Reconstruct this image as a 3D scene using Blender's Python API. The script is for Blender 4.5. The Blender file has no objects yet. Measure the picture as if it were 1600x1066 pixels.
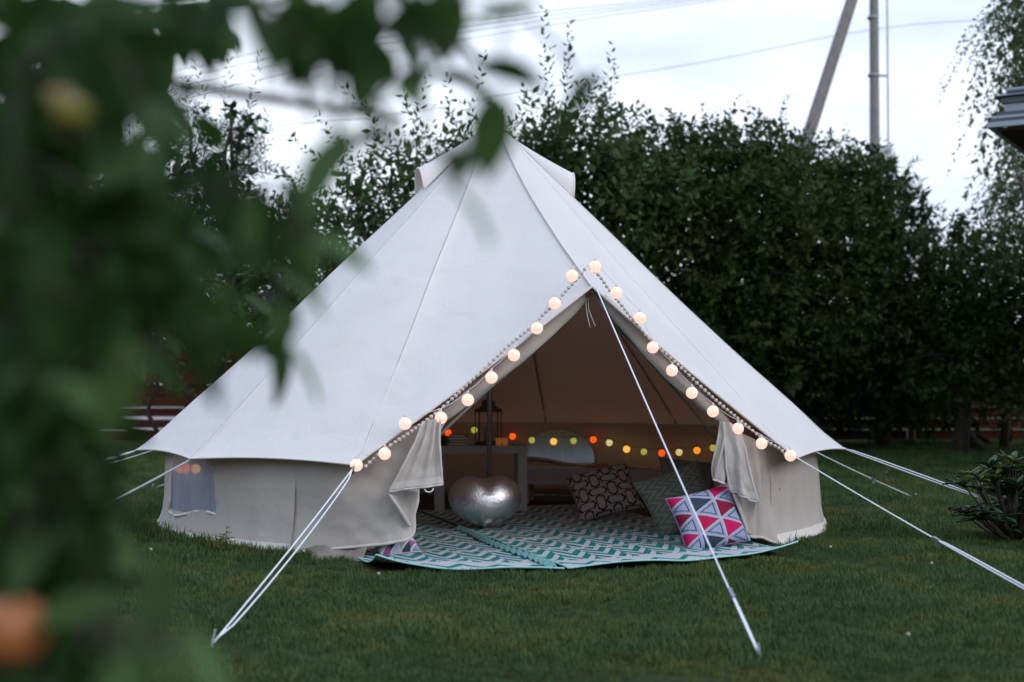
import bpy, math, random
import numpy as np
from mathutils import Vector, Matrix, noise as mnoise
random.seed(7); RNG = np.random.default_rng(7)
PI = math.pi; rad = math.radians
SC = bpy.context.scene
COL = SC.collection

# ------------------------------------------------------------ camera
CAMH = 1.06; FPX = 2222.2; PITCH = math.atan(63/2222.2)
cam_d = bpy.data.cameras.new('camera'); cam = bpy.data.objects.new('camera', cam_d); COL.objects.link(cam)
cam.location = (0, 0, CAMH); cam.rotation_euler = (PI/2+PITCH, 0, 0)
cam_d.lens = 50; cam_d.sensor_width = 36; cam_d.clip_start = .05; cam_d.clip_end = 600
cam_d.dof.use_dof = True; cam_d.dof.focus_distance = 8.7; cam_d.dof.aperture_fstop = 1.75
SC.camera = cam

# ------------------------------------------------------------ sky, sun, exposure
SUN_EL, SUN_AZ = rad(32), rad(132)          # azimuth measured clockwise from +Y
w = bpy.data.worlds.new('World'); SC.world = w; w.use_nodes = True
nt = w.node_tree; nt.nodes.clear()
def N(nt, t, **k):
    n = nt.nodes.new(t)
    for a, b in k.items(): setattr(n, a, b)
    return n
def L(nt, a, b): nt.links.new(a, b)
out = N(nt, 'ShaderNodeOutputWorld')
sky = N(nt, 'ShaderNodeTexSky', sky_type='NISHITA'); sky.sun_disc = False
sky.sun_elevation = SUN_EL; sky.sun_rotation = SUN_AZ
bg1 = N(nt, 'ShaderNodeBackground'); bg1.inputs[1].default_value = .07
L(nt, sky.outputs[0], bg1.inputs[0])
tc = N(nt, 'ShaderNodeTexCoord'); sep = N(nt, 'ShaderNodeSeparateXYZ'); L(nt, tc.outputs['Generated'], sep.inputs[0])
mr = N(nt, 'ShaderNodeMapRange'); mr.inputs[1].default_value = .0; mr.inputs[2].default_value = .75; L(nt, sep.outputs[2], mr.inputs[0])
ramp = N(nt, 'ShaderNodeValToRGB'); L(nt, mr.outputs[0], ramp.inputs[0])
ramp.color_ramp.elements[0].color = (.88, .915, .98, 1); ramp.color_ramp.elements[1].color = (.66, .78, 1.0, 1)
mp = N(nt, 'ShaderNodeMapping'); mp.inputs['Scale'].default_value = (1, 1, 3.5); L(nt, tc.outputs['Generated'], mp.inputs[0])
nz = N(nt, 'ShaderNodeTexNoise'); nz.inputs['Scale'].default_value = 3.2; nz.inputs['Detail'].default_value = 5; nz.inputs['Roughness'].default_value = .5
L(nt, mp.outputs[0], nz.inputs[0])
r2 = N(nt, 'ShaderNodeValToRGB'); L(nt, nz.outputs[0], r2.inputs[0])
r2.color_ramp.elements[0].position = .36; r2.color_ramp.elements[1].position = .56
r2.color_ramp.elements[0].color = (.72, .75, .82, 1); r2.color_ramp.elements[1].color = (1, 1, 1, 1)
mx = N(nt, 'ShaderNodeMix', data_type='RGBA', blend_type='MULTIPLY'); mx.inputs[0].default_value = 1
L(nt, ramp.outputs[0], mx.inputs[6]); L(nt, r2.outputs[0], mx.inputs[7])
bg2 = N(nt, 'ShaderNodeBackground'); bg2.inputs[1].default_value = 1.33; L(nt, mx.outputs[2], bg2.inputs[0])
mxs = N(nt, 'ShaderNodeMixShader'); mxs.inputs[0].default_value = .88
L(nt, bg1.outputs[0], mxs.inputs[1]); L(nt, bg2.outputs[0], mxs.inputs[2]); L(nt, mxs.outputs[0], out.inputs[0])

sl = bpy.data.lights.new('sun', 'SUN'); sl.energy = 1.0; sl.angle = rad(35); sl.color = (1, .95, .93)
so = bpy.data.objects.new('sun', sl); COL.objects.link(so); so.location = (8, -8, 14)
sd = Vector((math.sin(SUN_AZ)*math.cos(SUN_EL), math.cos(SUN_AZ)*math.cos(SUN_EL), math.sin(SUN_EL)))
so.rotation_euler = sd.to_track_quat('Z', 'Y').to_euler()
SC.view_settings.view_transform = 'Standard'; SC.view_settings.look = 'None'
SC.view_settings.exposure = .22; SC.view_settings.gamma = 1; SC.view_settings.use_curve_mapping = False
SC.render.engine = 'CYCLES'
SC.cycles.max_bounces = 8; SC.cycles.transparent_max_bounces = 12; SC.cycles.caustics_reflective = False; SC.cycles.caustics_refractive = False
SC.cycles.use_denoising = True

# ------------------------------------------------------------ helpers
CP, SP = math.cos(PITCH), math.sin(PITCH)
def at(px, py, d):
    """the point at depth y = d on the line of sight of pixel (px, py)"""
    x = (px-800)/FPX; z = (533-py)/FPX
    Y = CP - z*SP; Z = SP + z*CP
    k = d/Y
    return Vector((x*k, d, CAMH + Z*k))
def grd(px, py, z=0.0):
    x = (px-800)/FPX; zz = (533-py)/FPX
    Y = CP - zz*SP; Z = SP + zz*CP
    k = (z-CAMH)/Z
    return Vector((x*k, Y*k, z))

class MB:
    def __init__(s): s.v = []; s.f = []; s.m = []; s.sm = []
    def add(s, vs, fs, m=0, smooth=True):
        o = len(s.v); s.v.extend([tuple(p) for p in vs])
        for f in fs: s.f.append(tuple(i+o for i in f)); s.m.append(m); s.sm.append(smooth)
    def box(s, c, size, rot=None, m=0):
        c = Vector(c); h = Vector(size)/2; vs = []
        for x in (-1, 1):
            for y in (-1, 1):
                for z in (-1, 1):
                    p = Vector((x*h.x, y*h.y, z*h.z))
                    if rot is not None: p = rot @ p
                    vs.append(c+p)
        s.add(vs, [(0,1,3,2),(4,6,7,5),(0,4,5,1),(2,3,7,6),(0,2,6,4),(1,5,7,3)], m, False)
    def tube(s, pts, r, n=8, m=0, cap=True, ell=1.0):
        pts = [Vector(p) for p in pts]
        R = r if hasattr(r, '__len__') else [r]*len(pts)
        vs = []; up = Vector((0, 0, 1)); prev = None
        for i, p in enumerate(pts):
            d = (pts[min(i+1, len(pts)-1)] - pts[max(i-1, 0)]).normalized()
            if prev is None:
                a = up.cross(d)
                if a.length < .05: a = Vector((1, 0, 0)).cross(d)
            else: a = prev - d*prev.dot(d)
            a.normalize(); prev = a; b = d.cross(a)
            for k in range(n):
                t = 2*PI*k/n; vs.append(p + a*(math.cos(t)*R[i]) + b*(math.sin(t)*R[i]*ell))
        fs = []
        for i in range(len(pts)-1):
            for k in range(n):
                fs.append((i*n+k, i*n+(k+1) % n, (i+1)*n+(k+1) % n, (i+1)*n+k))
        if cap:
            fs.append(tuple(range(n-1, -1, -1))); fs.append(tuple((len(pts)-1)*n+k for k in range(n)))
        s.add(vs, fs, m)
    def sphere(s, c, r, nu=14, nv=9, m=0, sc=(1, 1, 1)):
        c = Vector(c); vs = [c+Vector((0, 0, r*sc[2]))]
        for j in range(1, nv):
            ph = PI*j/nv
            for i in range(nu):
                t = 2*PI*i/nu
                vs.append(c+Vector((r*sc[0]*math.sin(ph)*math.cos(t), r*sc[1]*math.sin(ph)*math.sin(t), r*sc[2]*math.cos(ph))))
        vs.append(c-Vector((0, 0, r*sc[2]))); fs = []
        for i in range(nu): fs.append((0, 1+i, 1+(i+1) % nu))
        for j in range(nv-2):
            for i in range(nu):
                a = 1+j*nu; fs.append((a+i, a+nu+i, a+nu+(i+1) % nu, a+(i+1) % nu))
        a = 1+(nv-2)*nu
        for i in range(nu): fs.append((a+i, len(vs)-1, a+(i+1) % nu))
        s.add(vs, fs, m)
    def lathe(s, prof, c=(0, 0, 0), n=20, m=0):
        c = Vector(c); vs = []
        for r, z in prof:
            for k in range(n):
                t = 2*PI*k/n; vs.append(c+Vector((r*math.cos(t), r*math.sin(t), z)))
        fs = []
        for i in range(len(prof)-1):
            for k in range(n): fs.append((i*n+k, i*n+(k+1) % n, (i+1)*n+(k+1) % n, (i+1)*n+k))
        s.add(vs, fs, m)
    def mesh(s, name, mats):
        me = bpy.data.meshes.new(name); me.from_pydata(s.v, [], s.f)
        for m in (mats if isinstance(mats, (list, tuple)) else [mats]): me.materials.append(m)
        if s.f:
            me.polygons.foreach_set('material_index', s.m); me.polygons.foreach_set('use_smooth', s.sm)
        me.update(); return me
    def build(s, name, mats, parent=None):
        return link(name, s.mesh(name, mats), parent)
def link(name, me, parent=None, loc=None):
    o = bpy.data.objects.new(name, me); COL.objects.link(o)
    if parent is not None: o.parent = parent; o.matrix_parent_inverse = Matrix.Identity(4)
    if loc is not None: o.location = loc
    return o
def np_mesh(name, V, F, mats, smooth=False):
    """V (n,3); F (m,k) all faces with k corners"""
    me = bpy.data.meshes.new(name)
    V = np.ascontiguousarray(V, dtype=np.float32); F = np.ascontiguousarray(F, dtype=np.int32); k = F.shape[1]
    me.vertices.add(len(V)); me.vertices.foreach_set('co', V.ravel())
    me.loops.add(F.size); me.loops.foreach_set('vertex_index', F.ravel())
    me.polygons.add(len(F)); me.polygons.foreach_set('loop_start', np.arange(0, F.size, k, dtype=np.int32))
    me.polygons.foreach_set('loop_total', np.full(len(F), k, dtype=np.int32))
    for m in (mats if isinstance(mats, (list, tuple)) else [mats]): me.materials.append(m)
    me.polygons.foreach_set('use_smooth', np.full(len(F), smooth))
    me.update(calc_edges=True); me.validate(); return me
def grid_faces(nr, nc):
    i, j = np.meshgrid(np.arange(nr-1), np.arange(nc-1), indexing='ij'); a = (i*nc+j).ravel()
    return np.stack([a, a+1, a+nc+1, a+nc], 1)
def tag(o, label=None, cat=None, group=None, kind=None):
    if label: o['label'] = label
    if cat: o['category'] = cat
    if group: o['group'] = group
    if kind: o['kind'] = kind
    return o
def thing(name, label, cat, loc=(0, 0, 0), rz=0, group=None):
    o = bpy.data.objects.new(name, None); COL.objects.link(o); o.empty_display_size = .1
    o.location = loc; o.rotation_euler = (0, 0, rz); return tag(o, label, cat, group)
def local(o, p):
    return (Matrix.LocRotScale(o.location, o.rotation_euler, None)).inverted() @ Vector(p)

# ------------------------------------------------------------ materials
def mat(name, col, rough=.6, spec=.5, metal=0, var=None, vscale=8, bump=0, bscale=60, trans=0, tcol=None,
        emis=None, estr=0, island=None, coord='Object', stretch=None, sheen=0, alpha=1):
    m = bpy.data.materials.new(name); m.use_nodes = True; nt = m.node_tree; nt.nodes.clear()
    o = N(nt, 'ShaderNodeOutputMaterial'); p = N(nt, 'ShaderNodeBsdfPrincipled')
    p.inputs['Base Color'].default_value = (*col, 1); p.inputs['Roughness'].default_value = rough
    p.inputs['Metallic'].default_value = metal; p.inputs['Specular IOR Level'].default_value = spec
    if sheen: p.inputs['Sheen Weight'].default_value = sheen
    tcn = N(nt, 'ShaderNodeTexCoord'); src = tcn.outputs[coord]
    if stretch:
        mpn = N(nt, 'ShaderNodeMapping'); mpn.inputs['Scale'].default_value = stretch; L(nt, src, mpn.inputs[0]); src = mpn.outputs[0]
    colsock = None
    if island:
        g = N(nt, 'ShaderNodeNewGeometry'); cr = N(nt, 'ShaderNodeValToRGB'); oi = N(nt, 'ShaderNodeObjectInfo')
        ad = N(nt, 'ShaderNodeMath', operation='ADD'); L(nt, g.outputs['Random Per Island'], ad.inputs[0]); L(nt, oi.outputs['Random'], ad.inputs[1])
        fc = N(nt, 'ShaderNodeMath', operation='FRACT'); L(nt, ad.outputs[0], fc.inputs[0]); L(nt, fc.outputs[0], cr.inputs[0])
        els = cr.color_ramp.elements; els[0].color = (*col, 1); els[1].color = (*island[-1], 1)
        for k, c in enumerate(island[:-1]):
            e = els.new((k+1)/len(island)); e.color = (*c, 1)
        colsock = cr.outputs[0]
    if var:
        nzn = N(nt, 'ShaderNodeTexNoise'); nzn.inputs['Scale'].default_value = vscale; nzn.inputs['Detail'].default_value = 6
        L(nt, src, nzn.inputs[0])
        rr = N(nt, 'ShaderNodeMapRange'); rr.inputs[1].default_value = .35; rr.inputs[2].default_value = .65; L(nt, nzn.outputs[0], rr.inputs[0])
        mxn = N(nt, 'ShaderNodeMix', data_type='RGBA'); L(nt, rr.outputs[0], mxn.inputs[0])
        if colsock: L(nt, colsock, mxn.inputs[6])
        else: mxn.inputs[6].default_value = (*col, 1)
        mxn.inputs[7].default_value = (*var, 1); colsock = mxn.outputs[2]
    if colsock: L(nt, colsock, p.inputs['Base Color'])
    if bump:
        nb = N(nt, 'ShaderNodeTexNoise'); nb.inputs['Scale'].default_value = bscale; nb.inputs['Detail'].default_value = 5; L(nt, src, nb.inputs[0])
        b = N(nt, 'ShaderNodeBump'); b.inputs['Strength'].default_value = min(1, bump); b.inputs['Distance'].default_value = .01*max(1, bump)
        L(nt, nb.outputs[0], b.inputs['Height']); L(nt, b.outputs[0], p.inputs['Normal'])
    if emis: p.inputs['Emission Color'].default_value = (*emis, 1); p.inputs['Emission Strength'].default_value = estr
    sh = p.outputs[0]
    if trans:
        t = N(nt, 'ShaderNodeBsdfTranslucent')
        if tcol: t.inputs[0].default_value = (*tcol, 1)
        elif colsock: L(nt, colsock, t.inputs[0])
        else: t.inputs[0].default_value = (*col, 1)
        ms = N(nt, 'ShaderNodeMixShader'); ms.inputs[0].default_value = trans; L(nt, sh, ms.inputs[1]); L(nt, t.outputs[0], ms.inputs[2]); sh = ms.outputs[0]
    if alpha < 1:
        tr = N(nt, 'ShaderNodeBsdfTransparent'); ms = N(nt, 'ShaderNodeMixShader'); ms.inputs[0].default_value = alpha
        L(nt, tr.outputs[0], ms.inputs[1]); L(nt, sh, ms.inputs[2]); sh = ms.outputs[0]
    L(nt, sh, o.inputs[0]); return m
def bsdf(m): return next(n for n in m.node_tree.nodes if n.type == 'BSDF_PRINCIPLED')

def canvas_mat(name, col, tcol, tr):
    m = mat(name, col, .85, .2, var=tuple(c*.93 for c in col), vscale=1.3, trans=tr, tcol=tcol)
    nt = m.node_tree; p = bsdf(m); tcn = N(nt, 'ShaderNodeTexCoord')
    a = N(nt, 'ShaderNodeTexNoise'); a.inputs['Scale'].default_value = 3.0; a.inputs['Detail'].default_value = 4; a.inputs['Distortion'].default_value = .6
    b = N(nt, 'ShaderNodeTexNoise'); b.inputs['Scale'].default_value = 260
    L(nt, tcn.outputs['Object'], a.inputs[0]); L(nt, tcn.outputs['Object'], b.inputs[0])
    b1 = N(nt, 'ShaderNodeBump'); b1.inputs['Distance'].default_value = .032; b1.inputs['Strength'].default_value = .55
    b2 = N(nt, 'ShaderNodeBump'); b2.inputs['Distance'].default_value = .0012; b2.inputs['Strength'].default_value = .4
    L(nt, a.outputs[0], b1.inputs['Height']); L(nt, b.outputs[0], b2.inputs['Height']); L(nt, b1.outputs[0], b2.inputs['Normal']); L(nt, b2.outputs[0], p.inputs['Normal'])
    return m
M = {}
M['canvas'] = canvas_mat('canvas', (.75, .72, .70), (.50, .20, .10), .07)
M['shaded_canvas'] = canvas_mat('shaded_wall_canvas', (.55, .50, .455), (.50, .24, .13), .07)  # same canvas as the roof, with the wall's shade put into the colour
M['hem'] = mat('canvas_hem', (.72, .68, .63), .85, .2, bump=.3, bscale=200)
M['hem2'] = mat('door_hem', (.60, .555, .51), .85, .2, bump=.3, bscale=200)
M['seam'] = mat('seam_thread', (.64, .60, .56), .9, .1)
M['mud'] = mat('mud_flap', (.30, .27, .25), .8, .2, var=(.18, .16, .14), vscale=9)
M['rope'] = mat('guy_rope', (.80, .82, .88), .6, .3)
M['slider'] = mat('slider_metal', (.30, .31, .33), .35, .5, metal=.8)
M['pole'] = mat('galvanised_pole', (.42, .38, .36), .4, .5, metal=.6)
M['bead'] = mat('pompom_wool', (.66, .62, .56), .95, .1, bump=.6, bscale=300)
M['black'] = mat('black_trim', (.02, .02, .02), .6)
def glow(name, col, s, base=(.7, .6, .5)):
    m = mat(name, base, .9, .1, emis=col, estr=s); nt = m.node_tree; p = bsdf(m); tcn = N(nt, 'ShaderNodeTexCoord')
    v = N(nt, 'ShaderNodeTexNoise'); v.inputs['Scale'].default_value = 55; v.inputs['Detail'].default_value = 3; L(nt, tcn.outputs['Object'], v.inputs[0])
    r = N(nt, 'ShaderNodeMapRange'); r.inputs[1].default_value = .3; r.inputs[2].default_value = .7; r.inputs[3].default_value = s*.75; r.inputs[4].default_value = s*1.2
    L(nt, v.outputs[0], r.inputs[0]); L(nt, r.outputs[0], p.inputs['Emission Strength']); return m
M['bulb'] = glow('cotton_ball_warm', (1.0, .61, .49), .98, (.36, .29, .26))
M['b_red'] = glow('cotton_ball_orange', (1.0, .10, .015), .95, (.5, .08, .02))
M['b_yel'] = glow('cotton_ball_yellow', (1.0, .50, .10), .95, (.5, .3, .1))
M['b_amb'] = glow('cotton_ball_amber', (1.0, .30, .03), .9, (.5, .2, .05))
M['b_grn'] = glow('cotton_ball_green', (.42, .40, .08), .75, (.3, .3, .1))
M['b_pal'] = glow('cotton_ball_pale', (.75, .62, .26), .75, (.5, .5, .3))
M['window'] = mat('window_gauze', (.70, .76, .95), .4, .5, trans=.5, tcol=(.75, .85, 1.0), var=(.45, .53, .75), vscale=3, stretch=(14, 14, 1), alpha=.80)
M['leafy'] = mat('shrub_leaf', (.022, .050, .012), .6, .12, trans=.22, island=[(.032, .064, .016), (.046, .078, .020)], var=(.050, .066, .020), vscale=.7)
M['leafw'] = mat('willow_leaf', (.032, .072, .022), .6, .16, trans=.28, island=[(.046, .09, .028), (.062, .108, .032)], var=(.068, .094, .034), vscale=.8)
M['pine'] = mat('pine_needles', (.018, .046, .020), .6, .12, trans=.10, island=[(.026, .058, .024), (.038, .070, .026)])
M['birch'] = mat('birch_leaf', (.050, .092, .026), .6, .16, trans=.32, island=[(.075, .11, .042), (.095, .13, .055)])
M['apple_leaf'] = mat('apple_leaf', (.012, .032, .009), .55, .12, trans=.26, tcol=(.045, .105, .020), island=[(.020, .048, .012), (.036, .080, .020), (.085, .155, .045)])
M['young_leaf'] = mat('young_apple_leaf', (.11, .21, .07), .55, .15, trans=.4, tcol=(.18, .32, .09))
M['bark'] = mat('bark', (.075, .06, .048), .9, .2, var=(.04, .034, .028), vscale=20, bump=1, bscale=40)
M['birchbark'] = mat('birch_bark', (.35, .33, .30), .8, .2, var=(.06, .055, .05), vscale=12)
M['rhodo'] = mat('rhododendron_leaf', (.022, .05, .02), .35, .5, trans=.12, island=[(.032, .066, .026), (.04, .075, .03)])
M['rhodo_y'] = mat('rhododendron_new_leaf', (.13, .17, .03), .4, .5, trans=.3)
M['weed'] = mat('weed_leaf', (.16, .20, .04), .5, .4, trans=.3)
M['ground'] = mat('lawn_soil', (.026, .042, .014), .95, .1, var=(.035, .034, .016), vscale=3)
M['road'] = mat('pale_road', (.30, .27, .28), .9, .1, var=(.24, .22, .22), vscale=2)
M['fence'] = mat('stained_plank', (.085, .024, .016), .8, .15, var=(.05, .016, .011), vscale=10, stretch=(1, 10, 10), bump=.3)
M['post'] = mat('fence_post', (.05, .02, .015), .8, .2)
M['concrete'] = mat('weathered_pole', (.26, .245, .235), .9, .2, var=(.19, .18, .175), vscale=5, stretch=(4, 4, 1), bump=.4, bscale=30)
M['steel'] = mat('steel_band', (.32, .33, .34), .5, .5, metal=.5)
M['wire'] = mat('overhead_cable', (.06, .06, .065), .6)
M['roofmetal'] = mat('roof_metal', (.055, .065, .085), .35, .5)
M['fascia'] = mat('grey_fascia', (.30, .34, .40), .5, .5)
M['soffit'] = mat('dark_soffit', (.045, .03, .028), .8, .2)
M['housewall'] = mat('house_wall', (.30, .27, .23), .85, .2, var=(.26, .23, .2), vscale=4)
M['white_wood'] = mat('white_laminate', (.50, .47, .45), .6, .3, var=(.44, .41, .39), vscale=6)
M['glassy'] = mat('smoky_glass', (.05, .045, .045), .15, .6)
M['amber'] = mat('candle_glass', (.5, .2, .05), .2, .6, emis=(1, .35, .08), estr=.10)
M['darkcloth'] = mat('dark_blanket', (.05, .042, .038), .95, .1, var=(.07, .05, .045), vscale=6)
M['beigecloth'] = mat('beige_blanket', (.34, .25, .2), .95, .1, var=(.26, .19, .15), vscale=6)
M['floor'] = mat('groundsheet', (.10, .095, .09), .8, .2)
M['clover'] = mat('clover_bloom', (.36, .36, .30), .9, .1)
foil = mat('silver_foil', (.74, .71, .72), .37, .5, metal=1.0)
ntf = foil.node_tree; tcn = N(ntf, 'ShaderNodeTexCoord'); a = N(ntf, 'ShaderNodeTexNoise'); a.inputs['Scale'].default_value = 26; a.inputs['Detail'].default_value = 5; a.inputs['Distortion'].default_value = 1.5
L(ntf, tcn.outputs['Object'], a.inputs[0]); bb = N(ntf, 'ShaderNodeBump'); bb.inputs['Strength'].default_value = .45; bb.inputs['Distance'].default_value = .006
L(ntf, a.outputs[0], bb.inputs['Height']); L(ntf, bb.outputs[0], bsdf(foil).inputs['Normal']); M['foil'] = foil

# ------------------------------------------------------------ ground
def plane_mesh(name, x0, x1, y0, y1, z, m):
    mb = MB(); mb.add([(x0, y0, z), (x1, y0, z), (x1, y1, z), (x0, y1, z)], [(0, 1, 2, 3)], 0, False); return mb.build(name, m)
tag(plane_mesh('ground', -250, 250, -60, 400, 0, M['ground']), kind='structure')
tag(plane_mesh('road', -60, -5, 28.5, 58, .006, M['road']), kind='structure')

# ------------------------------------------------------------ tent
TC = Vector((-.15, 10.8, 0)); RW = 2.44; ZS = .68; ZA = 3.06
def ring(t, r, z):
    a = rad(t); return Vector((TC.x + r*math.sin(a), TC.y - r*math.cos(a), z))
TL, TR = -17, 49
TIPS = [49, 79, 109, 139, 169, 198, 227, 256, 285, 314, 343]       # 343 = -17
PK = at(925, 448, 8.75)
LT = ring(TL, 2.58, .585); RT = ring(TR, 2.58, .585)
APEX = Vector((TC.x+.01, TC.y, ZA))
tent = thing('bell_tent', 'large off-white canvas bell tent with open door standing on the lawn', 'tent', (TC.x, TC.y, 0))
def TLc(p): return Vector(p) - Vector(tent.location)
def tb(mb, name, m, parent=None):
    mb.v = [tuple(TLc(p)) for p in mb.v]; return mb.build(name, m, parent or tent)

def roof_col(u):
    """u in [0,1): 0..UD door (R->... reversed), rest the ring. returns list of points apex->eave"""
    pts = []
NS = 44
def roof_profile(kind, val):
    pts = []
    if kind == 'ring':
        t = val
        for a, b in zip(TIPS[:-1], TIPS[1:]):
            if a <= t <= b: w_ = (t-a)/(b-a); break
        k = 4*w_*(1-w_)
        half = rad((b-a)/2); ch = math.cos(half)/math.cos(rad(t-(a+b)/2))
        rs = RW*(1-.012*k); re = 2.61*(ch*.75+.25) - .03*k; ze = .572+.022*k
        E0 = ring(t, re-.05*(1-k), ze+.035*(1-k)); E = ring(t, re, ze)
        for i in range(NS+1):
            s = i/NS; p = APEX.lerp(E0, s); p.z -= .035*math.sin(PI*s)
            if s > .90: q = (s-.90)/.10; p += (E-E0)*q*q; p.z -= .012*(1-k)*math.sin(PI*q)
            pts.append(p)
    else:
        u = val       # 0 at R .. .5 at peak .. 1 at L
        if u < .5: q = u/.5; B = RT.lerp(PK, q); B.z -= .018*math.sin(PI*q)
        else: q = (u-.5)/.5; B = PK.lerp(LT, q); B.z -= .018*math.sin(PI*q)
        rid = 1-abs(u-.5)/.5
        edge = min(u, 1-u)/.06; we = max(0, 1-edge)
        ref = roof_profile('ring', 49 if u < .5 else 343) if we > 0 else None
        for i in range(NS+1):
            s = i/NS; p = APEX.lerp(B, s)
            p.z -= (.05+.05*rid)*math.sin(PI*s)**1.2
            if ref: p = p.lerp(ref[i], we*we*(3-2*we))
            pts.append(p)
    return pts
cols = []
for i in range(81): cols.append(roof_profile('door', 1-i/80))        # L -> peak -> R
for i in range(1, 295): cols.append(roof_profile('ring', 49+i))      # R around the back to L
cols = cols[:-1] if False else cols
nc = len(cols); V = np.array([[tuple(TLc(p)) for p in c] for c in cols])
# gentle cloth unevenness
for i in range(nc):
    for j in range(4, NS+1):
        p = V[i, j]; s = j/NS
        d = mnoise.noise(Vector((p[0]*1.1, p[1]*1.1, p[2]*1.3)))*.026*math.sin(PI*min(1, s*1.02)) + .006*mnoise.noise(Vector((i*.22, s*2.5, 5)))*s*s*math.sin(PI*min(1, s*1.0))**.3
        V[i, j] = p + np.array((d*.6*np.sign(p[0])*0, 0, d))
F = grid_faces(nc, NS+1)
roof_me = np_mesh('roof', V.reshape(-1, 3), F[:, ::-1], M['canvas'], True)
roof = link('roof', roof_me, tent)
# hem rolled round the eave and the door edge
mb = MB(); eave = [Vector(V[i, NS]) for i in range(80, nc)]
mb.tube(eave, .007, 6); roof_hem = mb.build('eave_hem', M['hem'], tent)
mb = MB(); mb.tube([Vector(V[i, NS]) for i in range(0, 81, 2)], .008, 6); mb.build('door_edge_hem', M['hem'], tent)
# sewn seams, doubled cloth ridges
def seam_strip(i, w_=.011):
    mb = MB(); a = []; b = []
    for j in range(2, NS+1, 2):
        p = Vector(V[i % nc, j]); q = Vector(V[(i+1) % nc, j]); t = (q-p)
        if t.length < 1e-6: continue
        t.normalize(); d = (Vector(V[i % nc, min(j+1, NS)])-Vector(V[i % nc, j-1])).normalized(); n = t.cross(d); n = n if n.z > 0 else -n
        a += [p-t*w_*1.4-n*.0008, p-t*w_*.6+n*.0009, p+t*w_*.6+n*.0009, p+t*w_*1.4-n*.0008]
    k = len(a)//4; fs = []
    for r in range(k-1):
        for c in range(3): fs.append((r*4+c, r*4+c+1, r*4+5+c, r*4+4+c))
        fs.append((r*4+3, r*4, r*4+4, r*4+7))
    mb.add(a, fs); return mb.build('seam', M['canvas'], tent)
seam_strip(40); seam_strip(1); seam_strip(79)
for t in TIPS[1:-1]: seam_strip(80+t-49)
for t in (255, 285, 314): seam_strip(80+t-49+13, .004)
# ridge cap at the apex
mb = MB(); mb.lathe([(0, .05), (.03, .045), (.06, .0), (.10, -.06), (.13, -.11)], (0.01, 0, ZA+.005), 20); mb.build('apex_cap', M['hem'], tent)

# vent hoods
def vent(t, lift=.17, r1=.62, tilt=0):
    mb = MB(); a = rad(t); o = Vector((math.sin(a), -math.cos(a), 0)); s = Vector((math.cos(a), math.sin(a), 0))
    n1, n2 = 14, 12; vs = []
    for i in range(n1+1):
        q = i/n1; r = .07+(r1-.07)*q; zr = ZA-(ZA-ZS)*(r/RW)-.04
        wdt = (.03+.30*q)*.5; h = .02+lift*q**1.3
        for j in range(n2+1):
            th = PI*j/n2
            vs.append(o*r*(1+.03*math.sin(th)) + s*(-math.cos(th)*wdt) + Vector((0, 0, zr+.01 + h*math.sin(th)**.9)))
    mb.add(vs, [tuple(x) for x in grid_faces(n1+1, n2+1)])
    v = mb.build('vent_hood', M['canvas'], tent)
    m2 = MB(); m2.tube(vs[-(n2+1):], .008, 6); m2.build('hem', M['hem'], v)
vent(-76, .16, .56); vent(97, .19, .60); vent(190, .15, .55)

# wall ring with window openings
def wall_pt(t, z):
    q = z/ZS
    r = RW + .035*max(0, (1-q*3.5))**2 - .02*math.sin(PI*q)
    n = mnoise.noise(Vector((t*.05, z*1.2, 3.1)))*.035*(math.sin(PI*q)*.8+.25*(1-q)) + mnoise.noise(Vector((t*.35, z*2.2, 7.7)))*.012*(1-q*.6)
    n += .008*(1-q)*math.sin(t*.9+2*math.sin(t*.13))
    n *= min(1, (1-q)*5)
    r -= .03*max(0, (q-.6)/.4)
    return ring(t, r+n-.012*q, z)
WIN = [(-55.5, .40, .19, .50, -1), (166, .355, .315, .30, 1)]
def wall_piece(t0, t1, step=.5, zb=.012):
    nt_ = int(round((t1-t0)/step)); nz = 44
    ts = np.linspace(t0, t1, nt_+1); zs = np.linspace(zb, ZS, nz+1)
    P = [[wall_pt(t, z) for z in zs] for t in ts]
    wall = MB(); wins = {0: [], 1: []}
    allv = [TLc(p) for c in P for p in c]; fs = []
    for i in range(nt_):
        for j in range(nz):
            t = (ts[i]+ts[i+1])/2; z = (zs[j]+zs[j+1])/2; hit = None
            for k, (wc, hw, z0, h, sg) in enumerate(WIN):
                x = rad(((t-wc+180) % 360)-180)*RW
                bot = z0 + (.03*math.sin(x*6) + .03*abs(x)*(1 if k else 0))
                if z > bot and (abs(x)/hw)**2.3+((z-z0)/h)**2.3 < 1: hit = k
            f = (i*(nz+1)+j, (i+1)*(nz+1)+j, (i+1)*(nz+1)+j+1, i*(nz+1)+j+1)
            (fs if hit is None else wins[hit]).append(f)
    return allv, fs, wins
av, fs, wins = wall_piece(49, 331)
mb = MB(); mb.add(av, fs); wall = mb.build('wall', M['shaded_canvas'], tent)
wallhem = MB(); row = [TLc(wall_pt(t, .05)) for t in np.arange(49, 331.1, 1)]
vs = []
for t in np.arange(49, 331.1, 1):
    a_ = wall_pt(t, .012); b_ = wall_pt(t, .075); o_ = (ring(t, 1, 0)-ring(t, 0, 0))*.006
    vs += [TLc(a_+o_*1.5), TLc(b_+o_)]
wallhem.add(vs, [tuple(x) for x in grid_faces(len(vs)//2, 2)]); wallhem.build('hem', M['hem'], wall)
mb = MB(); vs = []
for t in np.arange(-62, -16, 1.0):
    sg = (t+62)/45
    vs += [TLc(ring(t, 2.49+.02*math.sin(t), .0)), TLc(ring(t, 2.42, .07+.02*math.sin(t*.7)))]
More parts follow.
